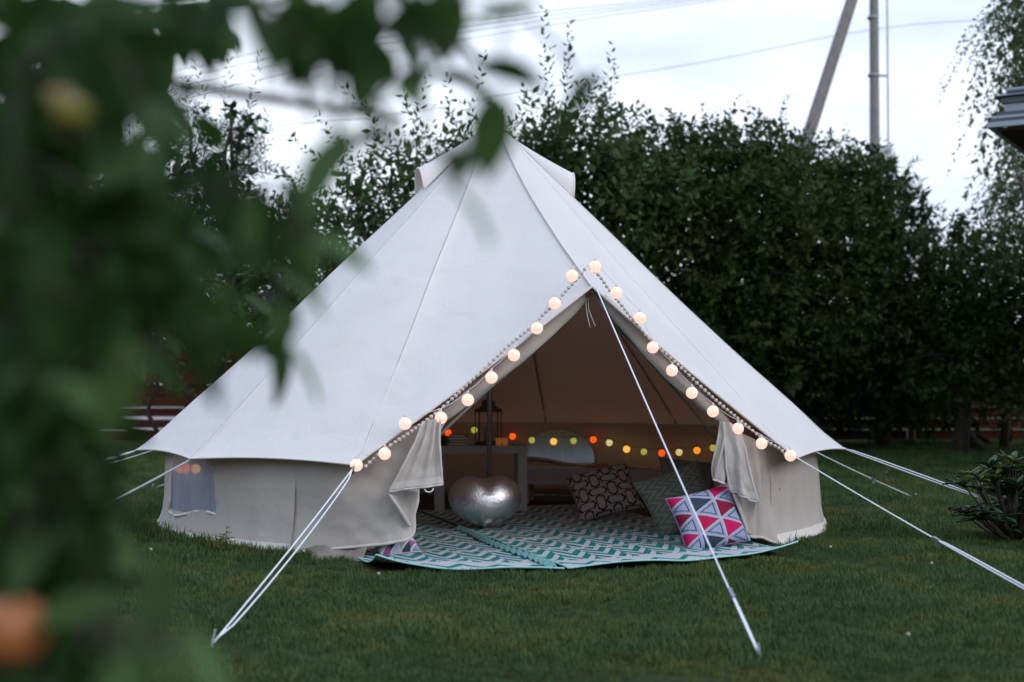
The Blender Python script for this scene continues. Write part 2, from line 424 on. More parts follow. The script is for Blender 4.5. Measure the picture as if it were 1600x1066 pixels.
mb.add(vs, [tuple(x) for x in grid_faces(len(vs)//2, 2)])
vs = []
for t in np.arange(-90, -61.5, 1.0): vs += [TLc(ring(t, 2.50+.012*math.sin(t), .0)), TLc(ring(t, 2.43, .06))]
mb.add(vs, [tuple(x) for x in grid_faces(len(vs)//2, 2)]); mb.build('mud_flap', M['mud'], tent)
for k, (wc, hw, z0, h, sg) in enumerate(WIN):
    # curtain gauze with soft vertical pleats, filling the opening
    used = sorted({i for f in wins[k] for i in f}); idx = {u: n for n, u in enumerate(used)}
    vv = []
    for u in used:
        p = Vector(av[u]); rr = Vector((p.x, p.y, 0)).normalized(); t = math.atan2(p.x, -p.y)
        vv.append(p + rr*(-.006+.005*math.sin(t*90+2*math.sin(t*31))))
    mb = MB(); mb.add(vv, [tuple(idx[i] for i in f) for f in wins[k]]); wo = mb.build('window', M['window'], wall)
    # frame tape round the opening
    mb = MB(); pts = []
    for a in np.linspace(0, PI, 40):
        x = hw*abs(math.cos(a))**(2/2.3)*(1 if math.cos(a) > 0 else -1); z = min(ZS-.005, z0+h*math.sin(a)**(2/2.3))
        pts.append(TLc(wall_pt(wc+math.degrees(x/RW), z)))
    mb.tube(pts, .012, 6)
    pts = [TLc(wall_pt(wc+math.degrees(x/RW), z0+.03*math.sin(x*6)+(.03*abs(x) if k else 0)-.004)) for x in np.linspace(-hw, hw, 24)]
    mb.tube(pts, .011 if k == 0 else .022, 6); mb.build('window_frame', M['hem'] if k == 0 else M['shaded_canvas'], wall)

# cloth patches from a control net
def crom(P, n):
    P = np.asarray(P, float); m = len(P); out_ = []
    for q in np.linspace(0, m-1, n):
        i = min(int(q), m-2); t = q-i
        p0 = P[i-1] if i > 0 else 2*P[0]-P[1]; p1 = P[i]; p2 = P[i+1]; p3 = P[i+2] if i+2 < m else 2*P[-1]-P[-2]
        out_.append(.5*((2*p1)+(-p0+p2)*t+(2*p0-5*p1+4*p2-p3)*t*t+(-p0+3*p1-3*p2+p3)*t**3))
    return np.array(out_)
def patch(net, nr, nc_, disp=None):
    P = np.array([[tuple(p) if isinstance(p, Vector) else tuple(at(*p)) for p in row] for row in net])
    A = np.stack([crom(P[:, j], nr) for j in range(P.shape[1])], 1)
    A = np.stack([crom(A[i], nc_) for i in range(nr)], 0)
    if disp is not None:
        du = np.gradient(A, axis=1); dv = np.gradient(A, axis=0); n = np.cross(du, dv); n /= (np.linalg.norm(n, axis=2, keepdims=True)+1e-9)
        n *= np.where(n[..., 1:2] > 0, -1, 1)
        for i in range(nr):
            for j in range(nc_): A[i, j] += n[i, j]*disp(j/(nc_-1), i/(nr-1))
    return A
def cloth(name, A, m, hem=None, parent=None, hemr=.007):
    nr, nc_ = A.shape[:2]
    B = A - np.array(tent.location)
    me = np_mesh(name, B.reshape(-1, 3), grid_faces(nr, nc_), m, True); o = link(name, me, parent or tent)
    if hem:
        mb = MB()
        for h in hem:
            line = {'b': B[-1], 't': B[0], 'l': B[:, 0], 'r': B[:, -1]}[h]
            mb.tube([Vector(p) for p in line], hemr, 6)
        mb.build('hem', M['hem2'], o)
    return o
R29 = lambda z: wall_pt(-31, z)+Vector((0, -.002, 0))
pxr = lambda p: p
zs5 = [.68, .46, .25, .012]
netA = []
colpx = [None, [(510, 708), (513, 750), (517, 805), (521, 858)], [(560, 708), (566, 748), (571, 800), (575, 853)],
         [(605, 682), (609, 738), (611, 795), (612, 848)], [(640, 668), (641, 728), (642, 785), (640, 838)],
         [(668, 656), (656, 715), (650, 765), (648, 806)], [(700, 650), (664, 712), (654, 755), (653, 780)]]
dd = [None, 8.55, 8.49, 8.47, 8.5, 8.56, 8.62]
for r in range(4):
    row = [R29(zs5[r])]
    for c in range(1, 7): row.append(at(*colpx[c][r], dd[c]))
    netA.append(row)
def dispA(u, v):
    k = math.sin(PI*min(1, u*1.0))
    f = .014*math.sin((u*1.0+ (1-v)*.35)*14+2*math.sin(u*5+v)) * k * (.35+.65*v) + .0015*math.sin((u+(1-v)*.5)*41+1)*k
    return f + .024*mnoise.noise(Vector((u*4, v*3, 1)))*k + .008*mnoise.noise(Vector((u*11+v*4, v*8, 6)))*k
A = patch(netA, 60, 110, dispA); doorwall = cloth('front_wall_drape', A, M['shaded_canvas'], ['b', 'r'], hemr=.010)
netB = [[(662, 661, 8.40), (670, 657, 8.39), (679, 655, 8.39), (688, 652, 8.40)], [(649, 695, 8.38), (662, 693, 8.36), (676, 691, 8.36), (685, 687, 8.38)],
        [(631, 730, 8.36), (650, 728, 8.34), (671, 725, 8.34), (688, 722, 8.36)], [(608, 769, 8.36), (638, 764, 8.33), (667, 761, 8.33), (691, 757, 8.36)]]
A = patch(netB, 40, 50, lambda u, v: .022*math.sin(u*19+1.0+v*1.2)*(.25+.75*min(1, v*2))*(1.1-v*.75)+.01*mnoise.noise(Vector((u*4, v*5, 4))))
flapB = cloth('door_flap', A, M['shaded_canvas'], ['b', 'r', 'l'])
mb = MB(); A2 = A[-6:-1]-np.array(tent.location)+np.array((0, -.004, 0)); mb.add(A2.reshape(-1, 3), [tuple(x) for x in grid_faces(5, 50)]); mb.build('hem_band', M['hem2'], flapB)
mb = MB(); lp = [at(670+14*math.cos(a)*.5, 763+6*math.sin(a), 8.33) for a in np.linspace(0, PI, 10)]; mb.tube([TLc(p) for p in lp], .004, 5); mb.build('toggle_loop', M['rope'], flapB)
netC = [[(608, 771, 8.37), (630, 769, 8.42), (651, 767, 8.46)], [(615, 785, 8.38), (632, 783, 8.45), (650, 785, 8.48)], [(627, 803, 8.42), (640, 802, 8.47), (648, 803, 8.5)], [(640, 822, 8.46), (642, 818, 8.48), (645, 815, 8.5)]]
A = patch(netC, 26, 26, lambda u, v: .012*math.sin(u*8+v*3)); fC = cloth('door_flap_fold', A, M['shaded_canvas'], ['l'], hemr=.012)
# right flap
netD = [[(1130, 660, 8.96), (1138, 659, 8.95), (1147, 664, 8.95), (1156, 671, 8.97)], [(1134, 700, 8.95), (1145, 699, 8.93), (1156, 700, 8.93), (1165, 704, 8.96)],
        [(1137, 735, 8.95), (1149, 737, 8.92), (1161, 740, 8.92), (1173, 745, 8.95)], [(1144, 768, 8.96), (1156, 774, 8.92), (1169, 779, 8.92), (1182, 785, 8.95)]]
A = patch(netD, 40, 40, lambda u, v: .018*math.sin(u*11+.6+v*2)*(.3+.7*v)+.012*mnoise.noise(Vector((u*4, v*5, 9)))); fD = cloth('door_flap', A, M['shaded_canvas'], ['b', 'r', 'l'])
mb = MB(); A2 = A[-6:-1]-np.array(tent.location)+np.array((0, -.004, 0)); mb.add(A2.reshape(-1, 3), [tuple(x) for x in grid_faces(5, 40)]); mb.build('hem_band', M['hem2'], fD)
netE = [[(1126, 659, 8.98), (1132, 661, 8.96), (1139, 663, 8.98)], [(1122, 692, 8.97), (1130, 693, 8.94), (1138, 696, 8.97)], [(1114, 728, 8.97), (1123, 732, 8.93), (1135, 738, 8.97)], [(1112, 746, 8.98), (1122, 752, 8.94), (1134, 757, 8.98)]]
A = patch(netE, 36, 36, lambda u, v: .014*math.sin(u*13+v*4)*(.3+.7*v)); cloth('door_flap', A, M['shaded_canvas'], ['b', 'l'])
netF = [[(1146, 770, 8.98), (1163, 778, 9.0), (1181, 785, 9.0)], [(1151, 788, 8.98), (1164, 794, 9.03), (1178, 800, 9.05)], [(1158, 808, 9.0), (1166, 812, 9.05), (1174, 816, 9.07)], [(1167, 832, 9.03), (1170, 834, 9.06), (1173, 836, 9.08)]]
A = patch(netF, 24, 24, lambda u, v: .010*math.sin(u*7+v*3)); cloth('door_flap_fold', A, M['shaded_canvas'], ['l'], hemr=.011)
w49 = [wall_pt(49, z) for z in zs5]
netG = []
gpx = [[(1188, 690), (1192, 745), (1192, 792), (1190, 840)], [(1166, 680), (1176, 738), (1180, 790), (1181, 840)], [(1146, 668), (1158, 735), (1168, 790), (1170, 838)]]
gd = [9.14, 9.10, 9.06]
for r in range(4): netG.append([w49[r]]+[at(*gpx[c][r], gd[c]) for c in range(3)])
A = patch(netG, 40, 40, lambda u, v: .016*math.sin(u*15+v*2)*min(1, u*3)*(.4+.6*v)); cloth('front_wall_drape', A, M['shaded_canvas'], ['b', 'r'], hemr=.010)
# door cloth rolled up under the door edge
def edge_pt(q, side): return (PK.lerp(LT, q) if side < 0 else PK.lerp(RT, q))
def roll(p0, p1, r, side):
    mb = MB(); n = 60; ns = 18; vs = []
    p0 = Vector(p0); p1 = Vector(p1); d = (p1-p0).normalized(); b = Vector((0, 1, 0)); b = (b-d*b.dot(d)).normalized(); a = d.cross(b)
    for i in range(n+1):
        q = i/n; c = p0.lerp(p1, q)+Vector((0, 0, -.025*math.sin(PI*q)))
        rr = r*(.35+.65*math.sin(PI*min(1, .08+q*.9))**.6)
        for k in range(ns):
            th = 2*PI*k/ns
            f = 1+.10*math.sin(3*th+q*9)+.10*mnoise.noise(Vector((q*7, math.cos(th)*1.4, math.sin(th)*1.4+side)))*1.6+.05*math.sin(7*th+q*21)
            vs.append(c+a*(math.cos(th)*rr*f)+b*(math.sin(th)*rr*f*.8))
    fs = []
    for i in range(n):
        for k in range(ns): fs.append((i*ns+k, i*ns+(k+1) % ns, (i+1)*ns+(k+1) % ns, (i+1)*ns+k))
    fs.append(tuple(range(ns))); fs.append(tuple(n*ns+k for k in range(ns)))
    mb.add([TLc(p) for p in vs], fs); return mb.build('rolled_door', M['shaded_canvas'], tent)
roll(at(912, 462, 8.84), at(676, 662, 8.60), .052, -1)
roll(at(940, 466, 8.86), at(1136, 662, 9.08), .050, 1)
# hanging straps and door zip tape
for pp in ([(918, 460), (920, 485), (930, 510)], [(914, 460), (917, 490), (922, 512)]):
    mb = MB(); mb.tube([TLc(at(x, y, 8.85)) for x, y in pp], .004, 5); mb.build('strap', M['hem'], tent)
mb = MB(); mb.tube([TLc(at(x, y, d)) for x, y, d in [(950, 478, 8.95), (972, 520, 9.0), (1000, 548, 9.05), (1030, 583, 9.05), (1075, 632, 9.1), (1122, 690, 9.12)]], .007, 6)
mb.build('door_zip', mat('green_zip_tape', (.04, .09, .075), .6), tent)
# poles
mb = MB(); mb.tube([TLc(Vector((TC.x-.03, TC.y, 0))), TLc(APEX)], .019, 12); mb.build('centre_pole', M['pole'], tent)
for s_, e in ((-1, LT), (1, RT)):
    mb = MB(); p1 = PK+Vector((0, .10, -.03)); p0 = Vector((e.x - .06*s_*-1*0 + (-.05 if s_ > 0 else .05), e.y+.22, .35)); mb.tube([TLc(p0), TLc(p1)], .011, 8); mb.build('door_pole', M['pole'], tent)

# guy ropes with sliders and pegs
def rope(a, b, slide=None, double=(0, 1), gap=.012):
    a, b = Vector(a), Vector(b); mb = MB(); n = 16
    def P(q): return a.lerp(b, q)+Vector((0, 0, -.012*math.sin(PI*q)))
    side = (b-a).cross(Vector((0, 1, 0))).normalized()
    pts = [P(i/n) for i in range(n+1)]
    mb.tube([TLc(p) for p in pts], .0042, 6)
    if double:
        pts = []
        for i in range(n+1):
            q = double[0]+(double[1]-double[0])*i/n
            pts.append(P(q)+side*gap*math.sin(PI*i/n)**.3)
        mb.tube([TLc(p) for p in pts], .0042, 6)
    r_ = mb.build('guy_rope', M['rope'], tent)
    if slide is not None:
        p = P(slide); d = (b-a).normalized(); R_ = d.to_track_quat('X', 'Z').to_matrix(); m2 = MB()
        m2.box(TLc(p), (.06, .016, .018), R_); m2.box(TLc(p+R_@Vector((.024, 0, -.010))), (.014, .018, .040), R_); m2.build('slider', M['slider'], r_)
    if b.z < .05:
        m3 = MB(); d = (b-a); d.z = 0; d.normalize(); m3.tube([TLc(b+d*-.02+Vector((0, 0, .05))), TLc(b+d*.10+Vector((0, 0, -.12)))], .006, 6); m3.build('peg', M['slider'], r_)
g_left = grd(334, 1004, .01); rope(LT, g_left, .04, (.05, .98), .028)
rope(PK+Vector((.02, -.03, .0)), grd(1187, 1027, .01), .885, (.885, 1), .006)
rope(RT, grd(1735, 995, .01), .56, (.56, 1), .012)
tip = lambda t: ring(t, 2.60, .572)
b_ = grd(1765, 857, .01); rope(tip(79), b_, .52, (.0, .52), .016)
rope(tip(109), grd(1432, 779, .01), .62, None)
rope(tip(314), grd(60, 838, .01), None, (.0, .6), .006)
rope(tip(285), grd(-160, 800, .01), .6, (0, .6))
for t in (139, 169, 198, 227, 256): rope(tip(t), ring(t, 4.6, .01), .6, None)

# groundsheet
mb = MB(); mb.lathe([(0.001, .008), (RW-.06, .008), (RW-.06, .0)], (0, 0, 0), 60); mb.build('groundsheet', M['floor'], tent)

# ------------------------------------------------------------ rugs
DA = rad(16.5); DU = Vector((math.cos(DA), math.sin(DA), 0)); DV = Vector((-math.sin(DA), math.cos(DA), 0))
def rug_mat(name, shift, border):
    m = bpy.data.materials.new(name); m.use_nodes = True; nt = m.node_tree; p = nt.nodes['Principled BSDF']
    p.inputs['Roughness'].default_value = .45
    uv = N(nt, 'ShaderNodeUVMap'); se = N(nt, 'ShaderNodeSeparateXYZ'); L(nt, uv.outputs[0], se.inputs[0])
    def mth(op, a, b=None, c=None):
        n = N(nt, 'ShaderNodeMath', operation=op)
        for i, x in enumerate((a, b, c)):
            if x is None: continue
            if isinstance(x, (int, float)): n.inputs[i].default_value = x
            else: L(nt, x, n.inputs[i])
        return n.outputs[0]
    u, v = se.outputs[0], se.outputs[1]
    uu = mth('ADD', u, shift)
    tri = mth('PINGPONG', uu, .105)                 # 0..0.105
    zig = mth('MULTIPLY', tri, 1.9)
    blk = mth('FLOOR', mth('DIVIDE', uu, .21)); odd = mth('MODULO', mth('ADD', blk, 100), 2)
    vv = mth('ADD', mth('ADD', v, zig), mth('MULTIPLY', odd, .09))
    fr = mth('MODULO', mth('ADD', vv, 10), .18); st = mth('LESS_THAN', fr, .10)
    # breaks that turn the zigzags into interlocking chevrons
    br = mth('MODULO', mth('ADD', mth('SUBTRACT', v, mth('MULTIPLY', tri, .8)), 10), .54)
    brk = mth('LESS_THAN', br, .045); inner = mth('MULTIPLY', st, mth('SUBTRACT', 1, brk))
    # border: one bold zigzag
    zz = mth('ABSOLUTE', mth('SUBTRACT', mth('ADD', mth('MULTIPLY', mth('PINGPONG', uu, .105), 1.35), .075), v)); bz = mth('LESS_THAN', zz, .035)
    inb = mth('LESS_THAN', v, .32)
    pat = mth('ADD', mth('MULTIPLY', inner, mth('SUBTRACT', 1, inb)), mth('MULTIPLY', bz, inb))
    edge = mth('LESS_THAN', v, .035)
    wv = N(nt, 'ShaderNodeTexWave'); wv.inputs['Scale'].default_value = 120; L(nt, uv.outputs[0], wv.inputs[0])
    mx_ = N(nt, 'ShaderNodeMix', data_type='RGBA'); L(nt, pat, mx_.inputs[0]); mx_.inputs[6].default_value = (.80, .80, .86, 1); mx_.inputs[7].default_value = (.006, .30, .27, 1)
    m2 = N(nt, 'ShaderNodeMix', data_type='RGBA'); L(nt, edge, m2.inputs[0]); L(nt, mx_.outputs[2], m2.inputs[6]); m2.inputs[7].default_value = (.48, .80, .78, 1)
    nz_ = N(nt, 'ShaderNodeTexNoise'); nz_.inputs['Scale'].default_value = 4; L(nt, uv.outputs[0], nz_.inputs[0])
    m3 = N(nt, 'ShaderNodeMix', data_type='RGBA', blend_type='MULTIPLY'); m3.inputs[0].default_value = .5; L(nt, m2.outputs[2], m3.inputs[6]); L(nt, nz_.outputs[0], m3.inputs[7])
    L(nt, m2.outputs[2], p.inputs['Base Color'])
    bp = N(nt, 'ShaderNodeBump'); bp.inputs['Distance'].default_value = .0015; L(nt, wv.outputs[0], bp.inputs['Height']); L(nt, bp.outputs[0], p.inputs['Normal'])
    return m
def rug(name, label, FL, FR, depth, z, shift, seed, corner=None):
    """FL, FR: front corners on the ground; runs inward DV*depth"""
    nu, nv = 90, 70; o = thing(name, label, 'rug', (FL.x, FL.y, z))
    vs = []; uvs = []; wd = (FR-FL).length
    for j in range(nv+1):
        v = depth*j/nv
        for i in range(nu+1):
            u = i/nu; p = FL.lerp(FR, u)-FL + DV*v
            n = mnoise.noise(Vector((p.x*3.1+seed, p.y*3.1, 0)))
            zz = .004+max(0, .010*n+.006) + .012*max(0, 1-v/.06)*(.5+.5*math.sin(u*wd*7+seed))
            p += DV*(.012*math.sin(u*wd*3.3+seed)*max(0, 1-v/.5))
            if corner:
                du = (1-u)*wd if corner == 'r' else u*wd; c = max(0, 1-math.hypot(du, v)/.42); zz += .07*c*c
            vs.append((p.x, p.y, zz)); uvs.append((u*wd, v))
    me = np_mesh('woven_mat', np.array(vs), grid_faces(nv+1, nu+1), rug_mat(name, shift, 0), True)
    ul = me.uv_layers.new(name='UVMap'); li = np.empty(len(me.loops), dtype=np.int32); me.loops.foreach_get('vertex_index', li)
    ul.data.foreach_set('uv', np.array(uvs)[li].ravel())
    wm = link('woven_mat', me, o)
    mb = MB()
    border = [vs[i] for i in range(nu+1)]
    mb.tube([Vector(p)+Vector((0, 0, .001)) for p in border], .006, 6)
    mb.tube([Vector(vs[j*(nu+1)]) for j in range(nv+1)], .005, 6); mb.tube([Vector(vs[j*(nu+1)+nu]) for j in range(nv+1)], .005, 6)
    mb.build('binding', mat(name+'_binding', (.30, .60, .58), .5), o); return o
FL1 = grd(588, 895); FM = grd(872, 896); FR2 = grd(1246, 872)
rug('outdoor_rug', 'teal and white zigzag rug under the silver heart, left half of the tent entrance', FL1, FM+DU*.03, 3.9, .010, 0, 1.3, 'l')
rug('outdoor_rug', 'teal and white zigzag rug under the pink triangle cushion, right half of the tent entrance', FM+DU*.06, FR2, 3.7, .016, .07, 5.1, 'r')
# the strip of accordion folded rug edge between the two
mb = MB(); n = 42; a0 = FM+Vector((0, 0, .03)); dirn = DV; vs = []
for i in range(n+1):
    q = i/n; zz = .034+.016*(i % 2); c = FM+DV*(q*2.2)+DU*(-.02+.015*math.sin(q*9))
    for s_ in (-.024, 0, .024): vs.append(c+DU*s_+Vector((0, 0, zz+(.012 if s_ == 0 else -.012))))
mb.add(vs, [tuple(x) for x in grid_faces(n+1, 3)], 0, False)
fo = mb.build('rug_edge_fold', mat('teal_binding', (.20, .42, .41), .5)); tag(fo, 'pleated teal edge strip lying where the two zigzag rugs meet', 'rug edge')

# ------------------------------------------------------------ cushions
def vmat(name, rough=.9):
    m = bpy.data.materials.new(name); m.use_nodes = True; p = m.node_tree.nodes['Principled BSDF']; p.inputs['Roughness'].default_value = rough; p.inputs['Specular IOR Level'].default_value = .2
    a = N(m.node_tree, 'ShaderNodeVertexColor', layer_name='print'); L(m.node_tree, a.outputs[0], p.inputs['Base Color']); 
    tcn = N(m.node_tree, 'ShaderNodeTexCoord'); nb = N(m.node_tree, 'ShaderNodeTexNoise'); nb.inputs['Scale'].default_value = 9; L(m.node_tree, tcn.outputs['Object'], nb.inputs[0])
    b = N(m.node_tree, 'ShaderNodeBump'); b.inputs['Distance'].default_value = .02; b.inputs['Strength'].default_value = .5; L(m.node_tree, nb.outputs[0], b.inputs['Height']); L(m.node_tree, b.outputs[0], p.inputs['Normal'])
    return m
def cushion(label, centre, size, thick, R_, fn, name='cushion', seed=0, n=110):
    """local X across, Z up, thickness along Y; fn(u,v in 0..1) -> colour"""
    o = thing(name, label, 'cushion', centre); m = vmat('cushion_fabric')
    s = np.linspace(-1, 1, n+1); X, Z = np.meshgrid(s, s)
    ed = (1-np.abs(X)**2.6)*(1-np.abs(Z)**2.6); T = thick*.5*np.clip(ed, 0, 1)**.45
    pin = 1-.085*(1-np.abs(X)**2)*np.abs(Z)**3; pin2 = 1-.085*(1-np.abs(Z)**2)*np.abs(X)**3
    PX = X*size[0]/2*pin2; PZ = Z*size[1]/2*pin
    wr = np.array([[mnoise.noise(Vector((x*2.5+seed, z*2.5, seed))) for x in s] for z in s])*.012*ed
    cols_ = np.array([[fn((x+1)/2, (z+1)/2) for x in s] for z in s]).reshape(-1, 3)
    Fc = grid_faces(n+1, n+1)
    for side, nm in ((-1, 'front_panel'), (1, 'back_panel')):
        Y = side*(T+wr+.001); Vv = np.stack([PX, Y, PZ], -1).reshape(-1, 3) @ np.array(R_).T
        me = np_mesh(nm, Vv, Fc if side < 0 else Fc[:, ::-1], m, True)
        ca = me.color_attributes.new('print', 'FLOAT_COLOR', 'POINT')
        ca.data.foreach_set('color', np.concatenate([cols_, np.ones((len(cols_), 1))], 1).astype(np.float32).ravel()); link(nm, me, o)
    mb = MB(); k = n; ring_ = []
    G = np.stack([PX, 0*PX, PZ], -1) @ np.array(R_).T
    ring_ = [G[0, i] for i in range(0, k, 4)]+[G[i, k] for i in range(0, k, 4)]+[G[k, k-i] for i in range(0, k, 4)]+[G[k-i, 0] for i in range(0, k+1, 4)]
    mb.tube([Vector(p) for p in ring_], .004, 5); mb.build('piping', mat('piping', tuple(c*.8 for c in fn(.5, .5))), o); return o
def hexpat(u, v):
    # long hexagons, alternately upright and lying, drawn as dark outlines
    s = 4.4; x, y = u*s+.3, v*s+.2; col = (.34, .26, .23); line = False
    for i in range(int(x)-1, int(x)+3):
        for j in range(int(y)-1, int(y)+3):
            dx, dy = abs(x-i), abs(y-j)
            if (i+j) % 2: dx, dy = dy, dx
            h = max(dy/.29, (dx+.62*dy)/.62)
            if h < .86: col = (.38, .27, .25) if (i+j) % 2 else (.33, .28, .26)
            elif h < 1.12: line = True
    return (.028, .017, .016) if line else col
def tripat(u, v):
    # equilateral triangles: pale ones with a navy outline between plain pink, maroon and teal ones
    n = 2.7; y = (1-u)*n; x = v*n*1.12+.25; a = x-y*.5; fa, fy = a-math.floor(a), y-math.floor(y); ia, iy = math.floor(a), math.floor(y)
    upt = fa+fy < 1; e = min(fa, fy, 1-fa-fy) if upt else min(1-fa, 1-fy, fa+fy-1)
    if e < .035: return (.42, .44, .54)
    if upt:
        if .12 < e < .17: return (.035, .05, .10)
        return (.31, .34, .48)
    base = [(.52, .008, .10), (.035, .055, .085), (.25, .010, .04), (.46, .008, .07)][(ia*2+iy*3) % 4]
    if .13 < e < .16: return tuple(c*.7+.03 for c in base)
    return base
def leafpat(u, v):
    s = math.sin((u*3+abs(((v*5) % 1)-.5)*1.2)*2*PI*2.2); return (.16, .17, .13) if s > .1 else (.10, .11, .09)
def smallpat(u, v):
    a = (u*4) % 1; b = (v*4) % 1; k = (int(u*4)+2*int(v*4)) % 4
    if abs(a-b) < .08: return (.6, .6, .7)
    return [(.34, .10, .26), (.55, .55, .66), (.03, .07, .08), (.30, .30, .38)][k if a > b else (k+1) % 4]
def rot(ax, ay, az): return Matrix.Rotation(rad(az), 3, 'Z') @ Matrix.Rotation(rad(ax), 3, 'X') @ Matrix.Rotation(rad(ay), 3, 'Y')
cushion('beige cushion with dark brown hexagon lattice lying at the back of the rug', at(943, 769, 10.75), (.50, .44), .17, rot(-42, -17, -4), hexpat, seed=2)
cushion('pink and navy cushion with white triangles in the tent doorway', at(1106, 812, 8.98), (.43, .40), .18, rot(-26, -14, 8), tripat, seed=5)
cushion('grey-green ribbed cushion behind the pink triangle cushion', at(1062, 782, 9.75), (.50, .46), .18, rot(-30, -20, 6), leafpat, seed=8)
cushion('dim olive cushion propped behind the grey-green ribbed cushion', at(1075, 752, 10.5), (.42, .36), .15, rot(-35, 8, 12), lambda u, v: (.15, .15, .12) if math.sin(u*40) > 0 else (.12, .12, .10), seed=11)
cushion('small cushion with purple and white triangles under the left door flap', at(617, 850, 8.66), (.26, .22), .13, rot(-62, -8, 18), smallpat, seed=14, n=60)

# ------------------------------------------------------------ silver heart balloon
hb = thing('heart_balloon', 'large silver foil heart balloon standing on the rug', 'balloon', (at(760, 828, 10.05).x, 10.02, .03), rad(8))
vs = []; nr_, nth = 30, 96; W_, H_, T_ = .262, .435, .17
def heart(th):
    r = 1-.26*math.exp(-(th/.42)**2)-.30*math.exp(-((2*PI-th)/.42)**2)+.07*math.exp(-((PI-th)/.28)**2)
    return r*math.sin(th)*(1+.04*math.cos(th)), r*math.cos(th)*.86+.04
faces = []; tilt = Matrix.Rotation(rad(-20), 3, 'X')
for side in (-1, 1):
    base = len(vs)
    for i in range(nr_+1):
        q = i/nr_
        for k in range(nth):
            th = 2*PI*k/nth; hx, hy = heart(th)
            x = hx*q; y = (hy-.0)*q
            d = max(0, 1-q**2.3)**.5; d *= 1-.16*math.exp(-(x/.20)**2)*max(0, min(1, (y+.1)/.6))
            pu = .010*math.sin(th*34)*q**6*(1 if q < 1 else .3)
            p = tilt @ Vector((x*W_, side*T_*d+pu*side, (y+.93)*H_*.51)); vs.append(p)
    for i in range(nr_):
        for k in range(nth):
            a = base+i*nth+k; b = base+i*nth+(k+1) % nth; c = base+(i+1)*nth+(k+1) % nth; d = base+(i+1)*nth+k
            faces.append((a, b, c, d) if side > 0 else (d, c, b, a))
mb = MB(); mb.add(vs, faces); mb.build('foil_body', M['foil'], hb)
mb = MB(); mb.add([Vector((-.02, -.03, .01)), Vector((.09, -.05, -.012)), Vector((.07, -.14, -.016)), Vector((-.01, -.10, -.014))], [(0, 1, 2, 3)]); mb.build('filling_tab', M['foil'], hb)

# ------------------------------------------------------------ furniture inside
tb_ = thing('side_table', 'low white table behind the silver heart balloon, with lantern and books', 'table', (at(750, 700, 11.55).x, 11.55, 0), rad(4))
TOP = .545
mb = MB(); mb.box((0, 0, TOP-.03), (.74, .42, .06)); mb.build('tabletop', M['white_wood'], tb_)
for x in (-.33, .33):
    for y in (-.17, .17):
        mb = MB(); mb.box((x, y, (TOP-.06)/2), (.075, .055, TOP-.062)); mb.build('leg', M['white_wood'], tb_)
def on_table(px, dy=0): return Vector((at(px, 700, 11.5+dy).x, 11.5+dy, TOP))
for k, (w_, h_, c) in enumerate([(.17, .022, (.30, .27, .26)), (.16, .02, (.2, .17, .16)), (.165, .024, (.36, .33, .31)), (.14, .018, (.24, .2, .2))]):
    z0 = sum([.022, .02, .024, .018][:k])+k*.001; p = on_table(716)
    b = thing('book', ['bottom grey book of the stack on the white table', 'dark second book from below in the stack on the table', 'pale third book from below in the stack on the table', 'small dark book on top of the stack on the table'][k], 'book', (p.x, p.y, TOP+z0), rad((-4, 6, 2, -9)[k]), 'books stacked on the side table')
    mb = MB(); mb.box((0, 0, h_/2), (w_-.01, .115, h_-.006)); mb.build('pages', M['hem'], b)
    mb = MB(); mb.box((0, 0, .0015), (w_, .12, .003)); mb.box((0, 0, h_-.0015), (w_, .12, .003)); mb.box((0, .061, h_/2), (w_, .004, h_)); mb.build('cover', mat('book_cover', c), b)
p = on_table(763, .06)
ln = thing('lantern', 'tall dark lantern cage standing on the white table beside the pole', 'lantern', p)
mb = MB(); mb.lathe([(.001, .0), (.115, .0), (.12, .012), (.10, .03), (.001, .03)], n=24); mb.build('base', M['glassy'], ln)
for k in range(8):
    mb = MB(); a = 2*PI*k/8; mb.tube([(.105*math.cos(a), .105*math.sin(a), .03), (.105*math.cos(a), .105*math.sin(a), .27)], .004, 5); mb.build('bar', M['glassy'], ln)
mb = MB(); mb.lathe([(.118, .268), (.118, .285), (.09, .30), (.055, .32), (.055, .355), (.02, .37), (.001, .372)], n=24); mb.build('lid', M['glassy'], ln)
mb = MB(); mb.lathe([(.001, .03), (.035, .03), (.035, .14), (.001, .14)], n=16); mb.build('candle', M['white_wood'], ln)
for px, lab in ((779, 'small amber candle glass next to the lantern on the table'), (789, 'small amber candle glass nearest the orange light on the table')):
    p = on_table(px, -.06); g = thing('candle_glass', lab, 'candle glass', p, group='candle glasses on the table')
    mb = MB(); mb.lathe([(.001, .001), (.022, .001), (.025, .06), (.022, .06), (.020, .008), (.001, .008)], n=16); mb.build('glass', M['amber'], g)
    mb = MB(); mb.lathe([(.001, .009), (.018, .009), (.018, .03), (.001, .032)], n=12); mb.build('wax', M['hem'], g)
p = on_table(808, -.02); g = thing('dish', 'small pale dish on the right corner of the white table', 'dish', p); mb = MB(); mb.lathe([(.001, .0), (.04, .002), (.055, .022), (.052, .022), (.037, .007), (.001, .006)], n=20); mb.build('bowl', M['white_wood'], g)
p = on_table(692, .0); g = thing('picture_box', 'dark keepsake box at the left end of the white table', 'box', p)
mb = MB(); mb.box((0, 0, .03), (.07, .09, .06)); mb.build('box_body', M['glassy'], g); mb = MB(); mb.box((0, 0, .067), (.076, .096, .012)); mb.build('lid', M['glassy'], g)
